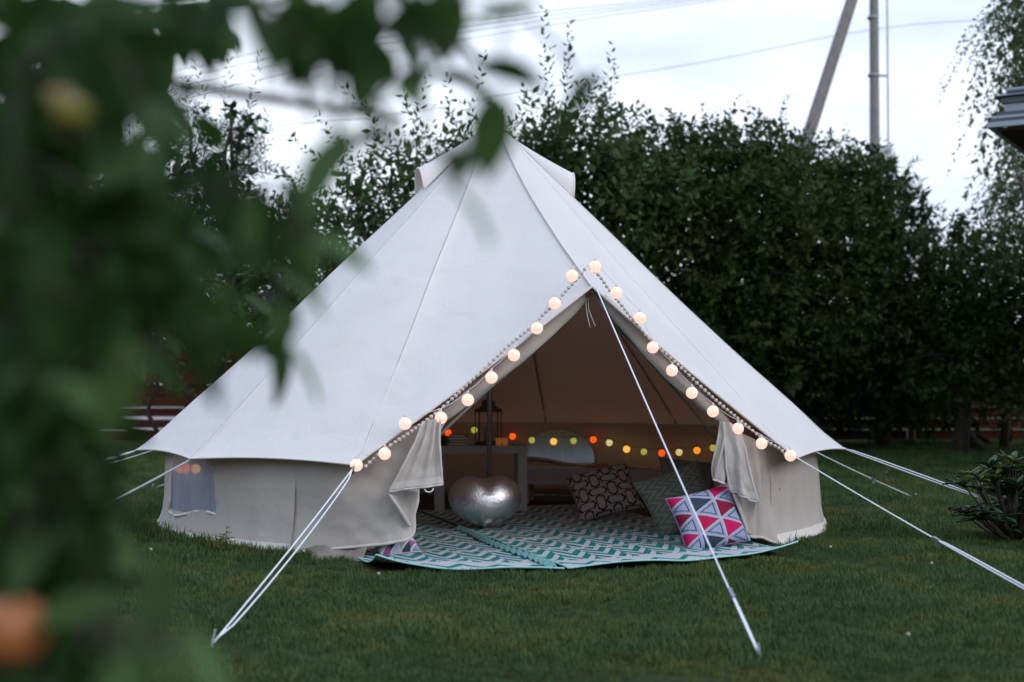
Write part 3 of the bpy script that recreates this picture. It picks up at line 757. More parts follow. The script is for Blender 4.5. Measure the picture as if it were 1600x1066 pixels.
# low day bed at the back
bd = thing('low_bench', 'low pale wooden bench with a folded blanket along the back wall', 'bench', (at(905, 740, 12.5).x+.15, 12.45, 0), rad(-6))
mb = MB(); mb.box((0, -.28, .245), (1.35, .03, .13)); mb.build('side_board', M['white_wood'], bd)
mb = MB(); mb.box((0, 0, .275), (1.33, .52, .05)); mb.build('slatted_base', M['white_wood'], bd)
for x in (-.6, .6):
    for y in (-.22, .22): mb = MB(); mb.box((x, y, .125), (.06, .06, .25)); mb.build('leg', M['white_wood'], bd)
A = patch([[Vector((x, y, .305+.02*math.sin(x*9+y*5))) for x in (-.15, .05, .25, .45, .64)] for y in (-.26, -.1, .1, .24)], 24, 40, lambda u, v: .006*math.sin(u*14+v*3))
me = np_mesh('blanket', A.reshape(-1, 3), grid_faces(24, 40), M['beigecloth'], True); bo = link('blanket', me); sol = bo.modifiers.new('thick', 'SOLIDIFY'); sol.thickness = .012
bo.location = bd.location; bo.rotation_euler = bd.rotation_euler; tag(bo, 'beige blanket laid over the right half of the low bench', 'blanket')

# ------------------------------------------------------------ string lights
def ball_mesh(name, r, m):
    mb = MB(); mb.sphere((0, 0, 0), r, 18, 12); return mb.mesh(name, m)
def string(name, label, pts, meshes, cord_m, cord_pts, cap_m, r, labels=None):
    o = thing(name, label, 'string lights', pts[0]); B = Vector(pts[0])
    mb = MB(); mb.tube([Vector(p)-B for p in cord_pts], .0018, 5); mb.build('cord', cord_m, o)
    mc = MB(); mc.tube([(0, 0, r*.85), (0, 0, r*1.45)], [.008, .006], 8); cme = mc.mesh('socket', cap_m)
    for i, p in enumerate(pts):
        b = link('bulb', meshes[i], o, Vector(p)-B)
        c = link('socket', cme, b)
        if labels: b['label'] = labels[i]
    return o
def edge_depth(px):
    if px <= 925: q = (925-px)/(925-557); return PK.y+(LT.y-PK.y)*min(1.02, q)
    q = (px-925)/(1235-925); return PK.y+(RT.y-PK.y)*min(1.02, q)
OUT = [(557, 727), (601, 709), (633, 662), (689, 653), (731, 625), (768, 590), (803, 555), (839, 513), (867, 474), (894, 431), (930, 417),
       (963, 458), (1000, 497), (1020, 543), (1050, 579), (1081, 614), (1114, 643), (1153, 670), (1190, 693), (1235, 712)]
bm = ball_mesh('bulb', .037, M['bulb'])
pts = [at(x, y, edge_depth(x)-.065) for x, y in OUT]
cp = []
for a, b in zip(pts[:-1], pts[1:]):
    a2 = a+Vector((0, 0, .055)); b2 = b+Vector((0, 0, .055))
    for q in (0, .33, .66): cp.append(a2.lerp(b2, q)+Vector((0, .025, -.012*math.sin(PI*q))))
cp.append(pts[-1]+Vector((0, 0, .055)))
string('string_lights', 'string of glowing warm white cotton balls along the tent door edges', pts, [bm]*len(pts), M['rope'], cp, M['hem'], .037)
INN = [(700, 676, 'r'), (741, 672, 'g'), (801, 682, 'r'), (831, 688, 'g'), (865, 690, 'y'), (896, 689, 'g'), (927, 687, 'r'), (952, 692, 'p'), (979, 702, 'y'), (1006, 706, 'g'), (1034, 708, 'r'), (1061, 707, 'p'), (1089, 704, 'a'), (1114, 700, 'g'), (1140, 697, 'r')]
bms = {'r': ball_mesh('bulb', .031, M['b_red']), 'g': ball_mesh('bulb', .029, M['b_grn']), 'y': ball_mesh('bulb', .032, M['b_yel']), 'p': ball_mesh('bulb', .030, M['b_pal']), 'a': ball_mesh('bulb', .031, M['b_amb'])}
def back_depth(px):      # just inside the back wall
    x = (px-800)/FPX
    for it in range(30):
        d = 12.5 if it == 0 else TC.y+math.sqrt(max(.01, (RW-.14)**2-(x*d-TC.x)**2))
    return d
pts = [at(x, y, back_depth(x)) for x, y, c in INN]
# continues round the left side of the tent to the left window
left = [ring(a, RW-.10, z) for a, z in ((232, .60), (250, .575), (266, .58), (283, .56), (293.5, .455), (297.5, .47), (303, .475))]
lc = ['g', 'a', 'y', 'p', 'a', 'r', 'y']
allp = left[::-1]+pts; allc = lc[::-1]+[c for _, _, c in INN]
cp = []
for a, b in zip(allp[:-1], allp[1:]):
    for q in (0, .5): cp.append(a.lerp(b, q)+Vector((0, 0, .042-.012*math.sin(PI*q))))
cp.append(allp[-1]+Vector((0, 0, .042)))
names = {'r': 'orange red ball', 'g': 'olive green ball', 'y': 'bright yellow ball', 'p': 'pale straw coloured ball', 'a': 'amber ball'}
string('string_lights', 'string of orange, yellow and green glowing balls inside the tent along the back wall', allp, [bms[c] for c in allc], M['black'], cp, M['black'], .030, [names[c] for c in allc])
# wool pompom garland on the door edge
pg = thing('pompom_garland', 'garland of small cream wool pompoms hung along the door edges', 'garland', PK)
BL = [(918, 415), (900, 438), (881, 458), (868, 474), (849, 491), (828, 513), (795, 540), (740, 592), (690, 638), (645, 673), (600, 703), (566, 734)]
BR = [(918, 415), (937, 432), (952, 453), (972, 478), (998, 510), (1016, 531), (1056, 567), (1110, 618), (1160, 660), (1195, 688), (1218, 701), (1228, 712)]
mb = MB(); mc = MB()
for LN, s_ in ((BL, -1), (BR, 1)):
    P3 = crom([tuple(at(x, y, edge_depth(x)-(.03 if abs(x-920) > 90 else .03+.03*(1-abs(x-920)/90)))) for x, y in LN], 400)
    acc = 0; last = P3[0]; mc.tube([Vector(p)-PK for p in P3[::6]], .0025, 5)
    for p in P3:
        acc += np.linalg.norm(p-last); last = p
        if acc > .0285: mb.sphere(Vector(p)-PK, .0118+random.uniform(-.001, .001), 8, 6); acc = 0
cd = mc.build('cord', M['bead'], pg); po = mb.build('pompom', M['bead'], pg); po['kind'] = 'stuff'

# ------------------------------------------------------------ fence
fn_ = thing('wooden_fence', 'reddish brown fence of staggered horizontal planks across the garden end', 'fence', (0, 24.6, 0))
pm = MB(); pm.box((0, 0, 0), (2.46, .025, .165)); pme = pm.mesh('plank', M['fence'])
psm = MB(); psm.box((0, 0, .9), (.10, .09, 1.8)); psme = psm.mesh('fence_post', M['post'])
X0 = at(293, 600, 24.6).x
for b in range(-4, 9):
    x = X0+b*2.5
    link('fence_post', psme, fn_, (x, 0, 0))
    for r in range(9):
        z = .135+r*.195
        if b == -1 and r == 3: z += .0
        front = r % 2
        o = link('plank', pme, fn_, (x+1.25, -.062 if front else .0, z))
        o.scale = (1.014 if front else .955, 1, .86 if (b == -1 and r in (1, 2)) else 1)
        o.rotation_euler = (0, rad(random.uniform(-.15, .15)), 0)

# ------------------------------------------------------------ vegetation
def frames(D):
    D = D/np.linalg.norm(D, axis=1, keepdims=True); up = np.tile([0., 0, 1], (len(D), 1)); up[np.abs(D[:, 2]) > .95] = (1, 0, 0)
    A = np.cross(up, D); A /= np.linalg.norm(A, axis=1, keepdims=True); return D, A, np.cross(D, A)
def shoots(P, D, length, k, leaf, wid, droop=0., spread=.9, narrow=False, rng=RNG):
    """P (n,3) starts, D (n,3) directions -> leaf quads; k leaves along each shoot"""
    n = len(P); D, A, B = frames(D); ln_ = length*rng.uniform(.6, 1.25, n)
    q = (np.arange(k)+.6)/k
    S = P[:, None]+D[:, None]*(ln_[:, None, None]*q[None, :, None])
    S[..., 2] -= droop*ln_[:, None]*q[None]**2
    ph = rng.uniform(0, 2*PI, (n, 1))+np.arange(k)[None]*2.4
    side = A[:, None]*np.cos(ph)[..., None]+B[:, None]*np.sin(ph)[..., None]
    ld = D[:, None]*(1-spread*.55)+side*spread+rng.normal(0, .22, (n, k, 3)); ld[..., 2] -= droop*.8
    ld /= np.linalg.norm(ld, axis=2, keepdims=True)
    cr = np.cross(ld, rng.normal(0, 1, (n, k, 3))*.6+np.array([0, 0, 1.])); cr /= np.linalg.norm(cr, axis=2, keepdims=True)+1e-9
    nn = np.cross(ld, cr); sz = leaf*rng.uniform(.65, 1.25, (n, k, 1))
    b = S; t = S+ld*sz; m = S+ld*sz*.45; l = m+cr*sz*wid/2+nn*sz*.08; r = m-cr*sz*wid/2+nn*sz*.08
    V = np.stack([b, l, t, r], 2).reshape(-1, 3); F = np.arange(len(V)).reshape(-1, 4)
    return V, F
def blob_points(c, r, n, rng=RNG, shell=.55):
    d = rng.normal(0, 1, (n, 3)); d /= np.linalg.norm(d, axis=1, keepdims=True)
    rr = rng.uniform(shell, 1.03, (n, 1)); lump = 1+.20*np.sin(d[:, :1]*5.1+c[0]*3)*np.sin(d[:, 2:]*4.3+c[1])+.10*np.sin(d[:, 1:2]*9+c[2]*5)
    P = np.array(c)+d*rr*np.array(r)*lump; return P, d
def tree(label, cat, group, base, lobes, leafm, density=1.0, leaf=.09, wid=.45, slen=.45, k=12, droop=0., up=.5, trunk_r=.10, name='tree', bark='bark', jag=None, seed=0, minz=.15, fill=1):
    rng = np.random.default_rng(seed+100)
    o = thing(name, label, cat, base, group=group); b = np.array(base)
    VV = []; FF = []; off = 0; allP = []
    for (c, r) in lobes:
        area = 4*PI*((r[0]*r[1]+r[0]*r[2]+r[1]*r[2])/3)
        n = int(area*15*density); P, d = blob_points(c, r, n, rng, .35)
        cl = np.array([mnoise.noise(Vector(p*1.35)) for p in P])+.35*np.array([mnoise.noise(Vector(p*3.3)) for p in P])
        ok = (P[:, 2] > minz) & (cl > -.16); P, d = P[ok], d[ok]
        D = d*.8+rng.normal(0, .45, d.shape); D[:, 2] += up
        V_, F_ = shoots(P, D, slen, k, leaf, wid, droop, rng=rng)
        VV.append(V_); FF.append(F_+off); off += len(V_); allP.append((P[::max(1, len(P)//14)]))
        if fill:
            n2 = int(area*13*min(1.2, density)*fill); P, d = blob_points(c, np.array(r)*.80, n2, rng, .15); ok = P[:, 2] > minz; P, d = P[ok], d[ok]
            V_, F_ = shoots(P, d+rng.normal(0, .6, d.shape), slen, 8, max(leaf, .09)*1.6, .55, droop, rng=rng); VV.append(V_); FF.append(F_+off); off += len(V_)
    if jag:      # loose leading shoots that stick out of the outline
        P = np.array([j[0] for j in jag]); D = np.array([j[1] for j in jag])
        V_, F_ = shoots(P, D, 1.0, 20, leaf*1.15, wid, droop*.5, spread=.75, rng=rng); VV.append(V_); FF.append(F_+off); off += len(V_)
    V_ = np.concatenate(VV)-b; me = np_mesh('foliage', V_, np.concatenate(FF), leafm, False)
    fo = link('foliage', me, o); fo['kind'] = 'stuff'
    mb = MB(); top = max(lobes, key=lambda l: l[0][2])[0]; tp = Vector(np.array(top)-b); n = 9
    tr = [Vector((0, 0, -.05)).lerp(tp, q/n)+Vector((.10*math.sin(q*1.3+seed), .1*math.cos(q*1.1+seed), 0))*min(1, q/2) for q in range(n+1)]
    mb.tube(tr, [trunk_r*(1.25-1.1*i/n) for i in range(n+1)], 9); mb.build('trunk', M[bark], o)
    mb = MB()
    for (c, r), Ps in zip(lobes, allP):
        cc = Vector(np.array(c)-b); s0 = min(tr, key=lambda p: abs(p.z-cc.z*.6)+.2*(p-cc).length)
        s0 = min(tr[1:], key=lambda p: (p-cc*.6).length)
        mid = s0.lerp(cc, .5)+Vector((0, 0, .15)); mb.tube([s0, mid, cc], [trunk_r*.5, trunk_r*.35, trunk_r*.22], 6)
        for p in Ps:
            e = Vector(np.array(p)-b); mb.tube([cc, cc.lerp(e, .55)+Vector((0, 0, .08)), e], [trunk_r*.16, trunk_r*.09, .006], 4)
    mb.build('branch', M[bark], o)
    return o
def lb(px, py, d, rx, rz, ry=None):
    """lobe around a sight point; radii given in photo pixels at that depth"""
    p = at(px, py, d); s = d/FPX; return ((p.x, p.y, p.z), (rx*s, (ry or min(rx, rz)*.9)*s, rz*s))
def jg(px, py, d, dx, dz, dy=0): p = at(px, py, d); return ((p.x, p.y, p.z), (dx, dy, dz))
G1 = 'trees and tall shrubs behind the tent'
tree('airy tall shrub with upright leafy shoots behind the tent top', 'tree', G1, (at(840, 600, 19.5).x, 19.5, 0),
     [lb(900, 250, 19, 120, 90), lb(830, 270, 19.5, 90, 70), lb(960, 330, 19.5, 110, 130), lb(800, 420, 20, 160, 170), lb(720, 260, 19.5, 60, 45)], M['leafw'],
     density=1.35, fill=1.0, leaf=.10, wid=.42, slen=.50, k=13, up=.6, seed=1, jag=[jg(855, 190, 19, .05, 1), jg(885, 175, 19, .05, 1), jg(905, 200, 19, .3, 1), jg(940, 190, 19, .15, 1), jg(870, 215, 19, -.3, 1), jg(835, 205, 19, -.25, 1),
     jg(800, 240, 19, -.7, .7), jg(760, 235, 19, -.8, .8), jg(710, 230, 19, -.1, 1), jg(690, 235, 19, -.6, .7), jg(730, 220, 19, .2, 1), jg(780, 260, 19, -.5, 1), jg(850, 150, 19, .0, 1), jg(880, 140, 19, .1, 1)])
tree('loose light-leaved shrub with sky showing through, left of the tent top', 'tree', G1, (at(600, 600, 18).x, 18, 0),
     [lb(610, 300, 18, 62, 62), lb(560, 350, 18, 48, 55), lb(500, 400, 18.4, 60, 60), lb(680, 280, 18.4, 50, 40), lb(600, 400, 18.5, 100, 70), lb(520, 480, 18.8, 110, 80), lb(650, 350, 18.6, 60, 60)], M['leafw'],
     density=1.25, fill=.6, leaf=.10, wid=.42, slen=.5, k=11, up=.6, seed=2, jag=[jg(540, 280, 18, -.8, .6), jg(560, 265, 18, -.6, .8), jg(600, 250, 18, -.3, 1), jg(520, 300, 18, -.9, .3), jg(640, 245, 18, .2, 1), jg(660, 240, 18, -.3, 1), jg(625, 235, 18, -.6, .7)])
tree('broad dark leafy tree right of the tent top', 'tree', G1, (at(1120, 600, 21).x, 21, 0),
     [lb(1080, 262, 20.5, 120, 80), lb(1170, 255, 20.5, 110, 72), lb(1040, 310, 20, 120, 110), lb(1190, 340, 20, 130, 110), lb(1110, 430, 20.3, 170, 130), lb(1150, 540, 20.6, 190, 110)], M['leafy'],
     density=1.4, fill=1.4, leaf=.09, wid=.5, slen=.40, k=14, up=.3, seed=3)
tree('dark bushy tree in front of the leaning pole', 'tree', G1, (at(1280, 600, 22).x, 22, 0),
     [lb(1255, 290, 21, 90, 70), lb(1320, 300, 21.5, 80, 60), lb(1290, 390, 21, 130, 100), lb(1250, 500, 21, 160, 120), lb(1200, 590, 21.5, 170, 90)], M['leafy'],
     density=1.4, fill=1.4, leaf=.09, wid=.5, slen=.40, k=14, up=.25, seed=4)
tree('rounded dark pine below the upright pole', 'tree', G1, (at(1380, 600, 22.5).x, 22.5, 0),
     [lb(1375, 275, 22, 42, 38), lb(1340, 320, 22, 55, 50), lb(1415, 320, 22, 40, 40), lb(1400, 390, 22, 80, 75), lb(1380, 490, 22, 120, 100), lb(1370, 590, 22, 130, 80)], M['pine'],
     density=1.6, leaf=.10, wid=.16, slen=.30, k=26, up=.3, seed=5)
tree('dark shrubby tree at the right end of the lawn', 'tree', G1, (at(1500, 600, 21).x, 21, 0),
     [lb(1490, 400, 21, 62, 60), lb(1450, 470, 21, 80, 90), lb(1540, 450, 20.5, 90, 90), lb(1520, 560, 20.5, 120, 80), lb(1610, 520, 20.5, 100, 110), lb(1440, 590, 21.5, 110, 80)], M['leafy'],
     density=1.0, leaf=.09, wid=.45, slen=.45, k=12, up=.45, seed=6)
tree('birch with hanging light green twigs at the right edge', 'birch tree', G1, (at(1640, 600, 23).x, 23, 0),
     [lb(1612, 0, 22, 58, 80), lb(1605, 90, 22, 42, 60), lb(1600, 190, 22, 44, 65), lb(1598, 290, 22, 46, 60), lb(1670, 150, 23, 60, 200), lb(1600, 380, 22, 60, 70)], M['birch'],
     density=2.4, fill=.5, leaf=.075, wid=.6, slen=.9, k=30, droop=1.0, up=-.5, trunk_r=.13, name='birch_tree', bark='birchbark', seed=7)
tree('feathery tree behind the apple leaves on the left', 'tree', G1, (at(350, 600, 20).x, 20, 0),
     [lb(300, 250, 20, 60, 75), lb(370, 240, 20, 45, 60), lb(340, 330, 20, 80, 70), lb(280, 400, 20, 110, 90), lb(400, 420, 20, 90, 90), lb(190, 330, 20.5, 80, 90), lb(360, 170, 20, 25, 35)], M['pine'],
     density=1.1, fill=.3, leaf=.12, wid=.18, slen=.4, k=24, up=.7, seed=8, jag=[jg(325, 190, 20, -.2, 1), jg(350, 170, 20, .1, 1), jg(385, 200, 20, .2, 1)])
tree('olive green leafy tree left of the tent', 'tree', G1, (at(440, 600, 19).x, 19, 0),
     [lb(440, 400, 19, 70, 90), lb(480, 330, 19, 40, 40), lb(460, 470, 18.5, 90, 80), lb(380, 480, 18.5, 90, 70), lb(250, 470, 19, 100, 80)], M['birch'],
     density=.85, leaf=.085, wid=.5, slen=.45, k=12, up=.4, seed=9)
tree('dark tree at the far left edge', 'tree', G1, (at(60, 600, 20).x, 20, 0),
     [lb(60, 250, 20, 140, 140), lb(120, 420, 20, 140, 120), lb(0, 480, 20, 140, 130)], M['leafy'], density=.8, leaf=.10, wid=.5, slen=.5, k=12, seed=10)
tree('low dark hedge shrub at the foot of the right trees', 'shrub', 'hedge shrubs along the lawn end', (at(1050, 640, 23).x, 23, 0),
     [lb(980, 560, 22.5, 120, 110), lb(1080, 580, 23, 110, 100), lb(1180, 590, 23, 110, 90)], M['leafy'], density=.9, leaf=.10, k=12, seed=11, name='hedge_shrub', trunk_r=.05)
tree('low dark hedge shrub left of the bent trunk', 'shrub', 'hedge shrubs along the lawn end', (at(1310, 640, 23).x, 23.2, 0),
     [lb(1260, 600, 23, 90, 80), lb(1350, 600, 23.2, 90, 80)], M['leafy'], density=.8, leaf=.10, k=12, seed=12, name='hedge_shrub', trunk_r=.05)
tree('small light-leaved bush in front of the brown fence on the left', 'shrub', 'hedge shrubs along the lawn end', (at(245, 640, 23).x, 23, 0),
     [lb(235, 530, 23, 38, 60), lb(250, 600, 23, 22, 30)], M['birch'], density=.5, leaf=.08, k=10, seed=13, name='hedge_shrub', trunk_r=.04)
tree('low dark shrub in front of the fence at the right edge', 'shrub', 'hedge shrubs along the lawn end', (at(1560, 640, 23.2).x, 23.4, 0),
     [lb(1480, 610, 23.6, 60, 62), lb(1570, 615, 23.4, 75, 58), lb(1430, 620, 23.8, 50, 55)], M['leafy'], density=1.0, leaf=.09, k=12, seed=15, name='hedge_shrub', trunk_r=.04)
# far wood that reads as one mass beyond the road
VV = []; FF = []; off = 0
for i in range(46):
    x = -62+i*2.8; c = (x, 66+3*math.sin(i*1.7), 1.6+.6*math.sin(i*2.3)); P, d = blob_points(c, (2.4, 2., 2.2+.7*math.sin(i*1.1)), 170)
    V_, F_ = shoots(P, d+np.array([0, 0, .5]), 1.0, 9, .5, .55); VV.append(V_); FF.append(F_+off); off += len(V_)
fw = link('far_wood', np_mesh('far_wood', np.concatenate(VV), np.concatenate(FF), M['leafy'])); tag(fw, 'low dark wood far behind the garden fence', 'wood', kind='stuff')

# unseen hedge added behind and beside the viewpoint to darken tent walls and interior
VV = []; FF = []; off = 0
for i in range(22):
    a = rad(-118+i*236/21)+PI; c = (15*math.sin(a), 2+15*math.cos(a), 1.5+.4*math.sin(i*2.1)); P, d = blob_points(c, (2.4, 2.1, 2.0+.4*math.sin(i*1.3)), 220)
    V_, F_ = shoots(P, d+np.array([0, 0, .5]), .9, 9, .40, .55); VV.append(V_); FF.append(F_+off); off += len(V_)
fw = link('hedge', np_mesh('hedge', np.concatenate(VV), np.concatenate(FF), M['leafy'])); tag(fw, 'unseen leafy hedge added behind the viewpoint to dim the light on the tent', 'hedge', kind='stuff')

# bent bare trunks at the right end of the lawn
for k, pts_ in enumerate([[(1478, 560), (1486, 620), (1505, 665), (1530, 694)], [(1560, 560), (1566, 620), (1572, 660), (1568, 692)]]):
    d = 21.8; P3 = [at(x, y, d) for x, y in pts_]; P3[-1].z = 0; o = thing('bare_trunk', ['curved bare trunk leaning over at the right lawn end', 'upright bare trunk at the right lawn end'][k], 'tree trunk', P3[-1])
    mb = MB(); mb.tube([p-P3[-1] for p in P3], [.05, .06, .07, .09], 8); mb.build('trunk', M['bark'], o)
    mb = MB(); e = P3[0]-P3[-1]; mb.tube([P3[1]-P3[-1], e+Vector((.3, 0, .5))], [.03, .015], 6); mb.tube([e, e+Vector((-.2, 0, .7))], [.045, .02], 6); mb.build('branch', M['bark'], o)

# rhododendron at the right edge
RB = Vector((at(1590, 800, 9.35).x, 9.4, 0)); rh = thing('rhododendron_bush', 'dark rhododendron bush with long glossy leaves at the right edge of the lawn', 'bush', RB)
def big_leaf(name, m, ln_=.12, wd=.036, fold=.010, curl=.012, seg=5):
    vs = []; 
    for i in range(seg+1):
        q = i/seg; w_ = wd/2*math.sin(PI*(.04+.93*q))**.8; z = -curl*(q*2)**2/2
        vs += [(q*ln_, -w_, z+fold), (q*ln_, 0, z), (q*ln_, w_, z+fold)]
    mb = MB(); mb.add(vs, [tuple(x) for x in grid_faces(seg+1, 3)]); return mb.mesh(name, m)
lme = big_leaf('leaf', M['rhodo']); lmy = big_leaf('leaf', M['rhodo_y'], .10, .028)
rr = random.Random(5); stems = MB(); cnt = 0
tipsR = []
for k in range(64):
    a = rr.uniform(0, 2*PI); el = rr.uniform(-.1, 1.3); R_ = rr.uniform(.16, .38)
    tp = Vector((math.cos(a)*math.cos(el)*R_*1.15, math.sin(a)*math.cos(el)*R_, .12+math.sin(el)*R_*1.15)); tipsR.append(tp)
    stems.tube([(0, 0, 0), tp*.5+Vector((0, 0, -.03)), tp], [.012, .008, .005], 5)
    for j in range(8):
        ph = 2*PI*j/8+rr.uniform(-.3, .3); od = Vector((math.cos(ph), math.sin(ph), rr.uniform(-.25, .45)))+tp.normalized()*.6
        o = link('leaf', lme if not (k % 9 == 0 and j < 5) else lmy, rh, tp+Vector((0, 0, rr.uniform(-.02, .02))))
        o.rotation_euler = od.to_track_quat('X', 'Z').to_euler(); s = rr.uniform(.8, 1.25); o.scale = (s, s, s)
for j in range(6):
    tp = at(1572+j*5, 725+j*3, 9.25)-RB; o = link('leaf', lmy, rh, tp); o.rotation_euler = Vector((rr.uniform(-.3, .3), 0, 1)).to_track_quat('X', 'Z').to_euler()
    stems.tube([(0, 0, .1), tp], [.006, .004], 5)
stems.build('branch', M['bark'], rh)

# weed by the wall
WB = grd(352, 868); wd_ = thing('weed', 'small yellow-green weed growing against the left tent wall', 'weed', (WB.x, WB.y-.03, 0))
mb = MB(); wl = big_leaf('leaf', M['weed'], .055, .022, .004, .01, 4)
for k in range(4):
    tp = Vector((.03*(k-1.5)*.8, rr.uniform(-.02, .02), .09+.035*(k % 3)))
    mb.tube([(0, 0, 0), tp*.5, tp], [.003, .002, .0015], 5)
    for j in range(6):
        q = .35+.13*j; o = link('leaf', wl, wd_, tp*q); ph = j*2.4+k; o.rotation_euler = Vector((math.cos(ph), math.sin(ph), .6)).to_track_quat('X', 'Z').to_euler()
mb.build('stem', M['weed'], wd_)

# clover blooms
for k, (px, py) in enumerate([(1297, 868), (1455, 895), (235, 872), (591, 912), (1418, 1012), (1385, 745)]):
    p = grd(px, py); o = thing('clover_flower', ['white clover bloom just right of the rug corner', 'white clover bloom in the open lawn on the right', 'white clover bloom left of the tent wall', 'white clover bloom in front of the left rug corner', 'faded clover bloom low in the right foreground', 'white clover bloom near the far guy rope'][k], 'clover flower', p, group='clover blooms scattered in the lawn')
    mb = MB(); mb.tube([(0, 0, 0), (0.003, 0, .045)], .0015, 5); mb.build('stem', M['leafy'], o)
    mb = MB(); mb.sphere((.003, 0, .052), .009, 8, 6); mb.build('bloom', M['clover'], o)

# ------------------------------------------------------------ poles, cables
def pole_thing(label, pb, pt, r0, r1):
    o = thing('utility_pole', label, 'utility pole', pb); mb = MB(); pb, pt = Vector(pb), Vector(pt)
    mb.tube([(pt-pb)*q for q in np.linspace(0, 1, 9)], [r0+(r1-r0)*q for q in np.linspace(0, 1, 9)], 12); mb.build('shaft', M['concrete'], o); return o
D_ = 33.0; pb = at(1365, 200, D_); pb.z = 0; ptp = at(1365, -120, D_)
up_ = pole_thing('upright grey utility pole behind the trees on the right', pb, ptp, .14, .10)
for py in (28, 118):
    mb = MB(); z = at(1365, py, D_).z; mb.lathe([(.125, -.03), (.13, -.03), (.13, .03), (.125, .03)], (0, 0, z), 16); mb.build('band', M['steel'], up_)
mb = MB(); z = at(1365, 119, D_).z; mb.box((.18, -.03, z), (.32, .05, .05)); mb.build('bracket', M['steel'], up_)
mb = MB(); mb.tube([(.33, -.03, at(0, y, D_).z) for y in (-100, 20, 60, 119, 240, 400, 560)], .022, 6); mb.build('conduit', M['steel'], up_)
a1 = at(1331, 0, D_); a2 = at(1262, 215, D_); q = a1.z/(a1.z-a2.z); foot = a1.lerp(a2, q); topp = a2.lerp(a1, 1.48)
o = thing('utility_pole', 'grey utility pole leaning as a strut against the upright pole', 'utility pole', foot)
mb = MB(); mb.tube([(topp-foot)*q for q in np.linspace(0, 1, 7)], [.17-.04*q for q in np.linspace(0, 1, 7)], 10); mb.build('shaft', M['concrete'], o)
def cable(pts_, d0, d1, r=.012, label=''):
    P3 = []; n = len(pts_)
    for i, (x, y) in enumerate(pts_): P3.append(at(x, y, d0+(d1-d0)*i/(n-1)))
    C = crom([tuple(p) for p in P3], 40); o = thing('overhead_cable', label, 'cable', C[0])
    mb = MB(); mb.tube([Vector(p)-Vector(C[0]) for p in C], r, 5); mb.build('wire', M['wire'], o)
cable([(-200, 285), (160, 226), (395, 200), (640, 176), (850, 137), (1100, 97), (1340, 50), (1525, 32), (1900, 20)], 34, 36, .007, 'lowest thin cable crossing the sky from left to upper right')
for k, dy in enumerate((0, 12, 24, 40)):
    cable([(-200, 205+dy*.9), (150, 137+dy*1.2), (500, 62+dy), (760, 28+dy*.7), (1040, 0+dy*.3), (1400, -30), (1900, -60)], 34, 38, .007,
          ['topmost thin cable across the upper left sky', 'second cable from the top across the upper left sky', 'third cable from the top across the upper left sky', 'fourth cable from the top across the upper left sky'][k])

# ------------------------------------------------------------ neighbouring house roof corner
E1 = Vector((.87, -.5, 0)); E2 = Vector((.5, .87, 0)); K = at(1553, 200, 14.4); K0 = Vector((K.x, K.y, 0))
hs = thing('house', 'house with dark stepped roof eave jutting in at the right edge', 'house', K0)
def hbox(o1, o2, l1, l2, z0, z1):
    c = E1*(o1+l1/2)+E2*(o2+l2/2)+Vector((0, 0, (z0+z1)/2)); R_ = Matrix((E1, E2, Vector((0, 0, 1)))).transposed()
    return c, (l1, l2, z1-z0), R_
def hpart(name, m, *bs):
    mb = MB()
    for b in bs: mb.box(*hbox(*b))
    return mb.build(name, m, hs)
zE = K.z
hpart('wall', M['housewall'], (.6, .6, 6.5, 6.5, 0, zE-.02))
hpart('soffit', M['soffit'], (.03, .03, 7.6, 7.6, zE-.03, zE+.0))
hpart('gutter', M['fascia'], (-.05, -.06, 7.8, .08, zE+.0, zE+.05)); hpart('gutter', M['fascia'], (-.06, .03, .08, 7.7, zE+.0, zE+.05))
hpart('gutter_lip', M['roofmetal'], (-.03, -.04, 7.8, .07, zE+.055, zE+.085)); hpart('drip_edge', M['fascia'], (-.02, -.03, 7.8, .10, zE+.09, zE+.115))
hpart('fascia', M['roofmetal'], (.02, .02, 7.6, .03, zE+.12, zE+.16)); hpart('upper_board', M['fascia'], (.09, .08, 7.5, .06, zE+.165, zE+.25))
hpart('verge', M['roofmetal'], (.06, .05, 7.5, .12, zE+.255, zE+.31))
mb = MB(); c0 = Vector((0, 0, zE+.32)); base = [c0, c0+E1*7.6, c0+(E1+E2)*7.6, c0+E2*7.6]; ap = c0+(E1+E2)*3.8+Vector((0, 0, 1.9))
mb.add(base+[ap], [(0, 1, 4), (1, 2, 4), (2, 3, 4), (3, 0, 4), (3, 2, 1, 0)], 0, False); mb.build('roof', M['roofmetal'], hs)
for r in range(7):
    q = (r+.4)/14; p0 = base[0].lerp(ap, q); p1 = base[1].lerp(ap, q); mb = MB(); mb.tube([p0+Vector((0, 0, .02)), p1+Vector((0, 0, .02))], .022, 6); mb.build('roof_batten', M['fascia'], hs)

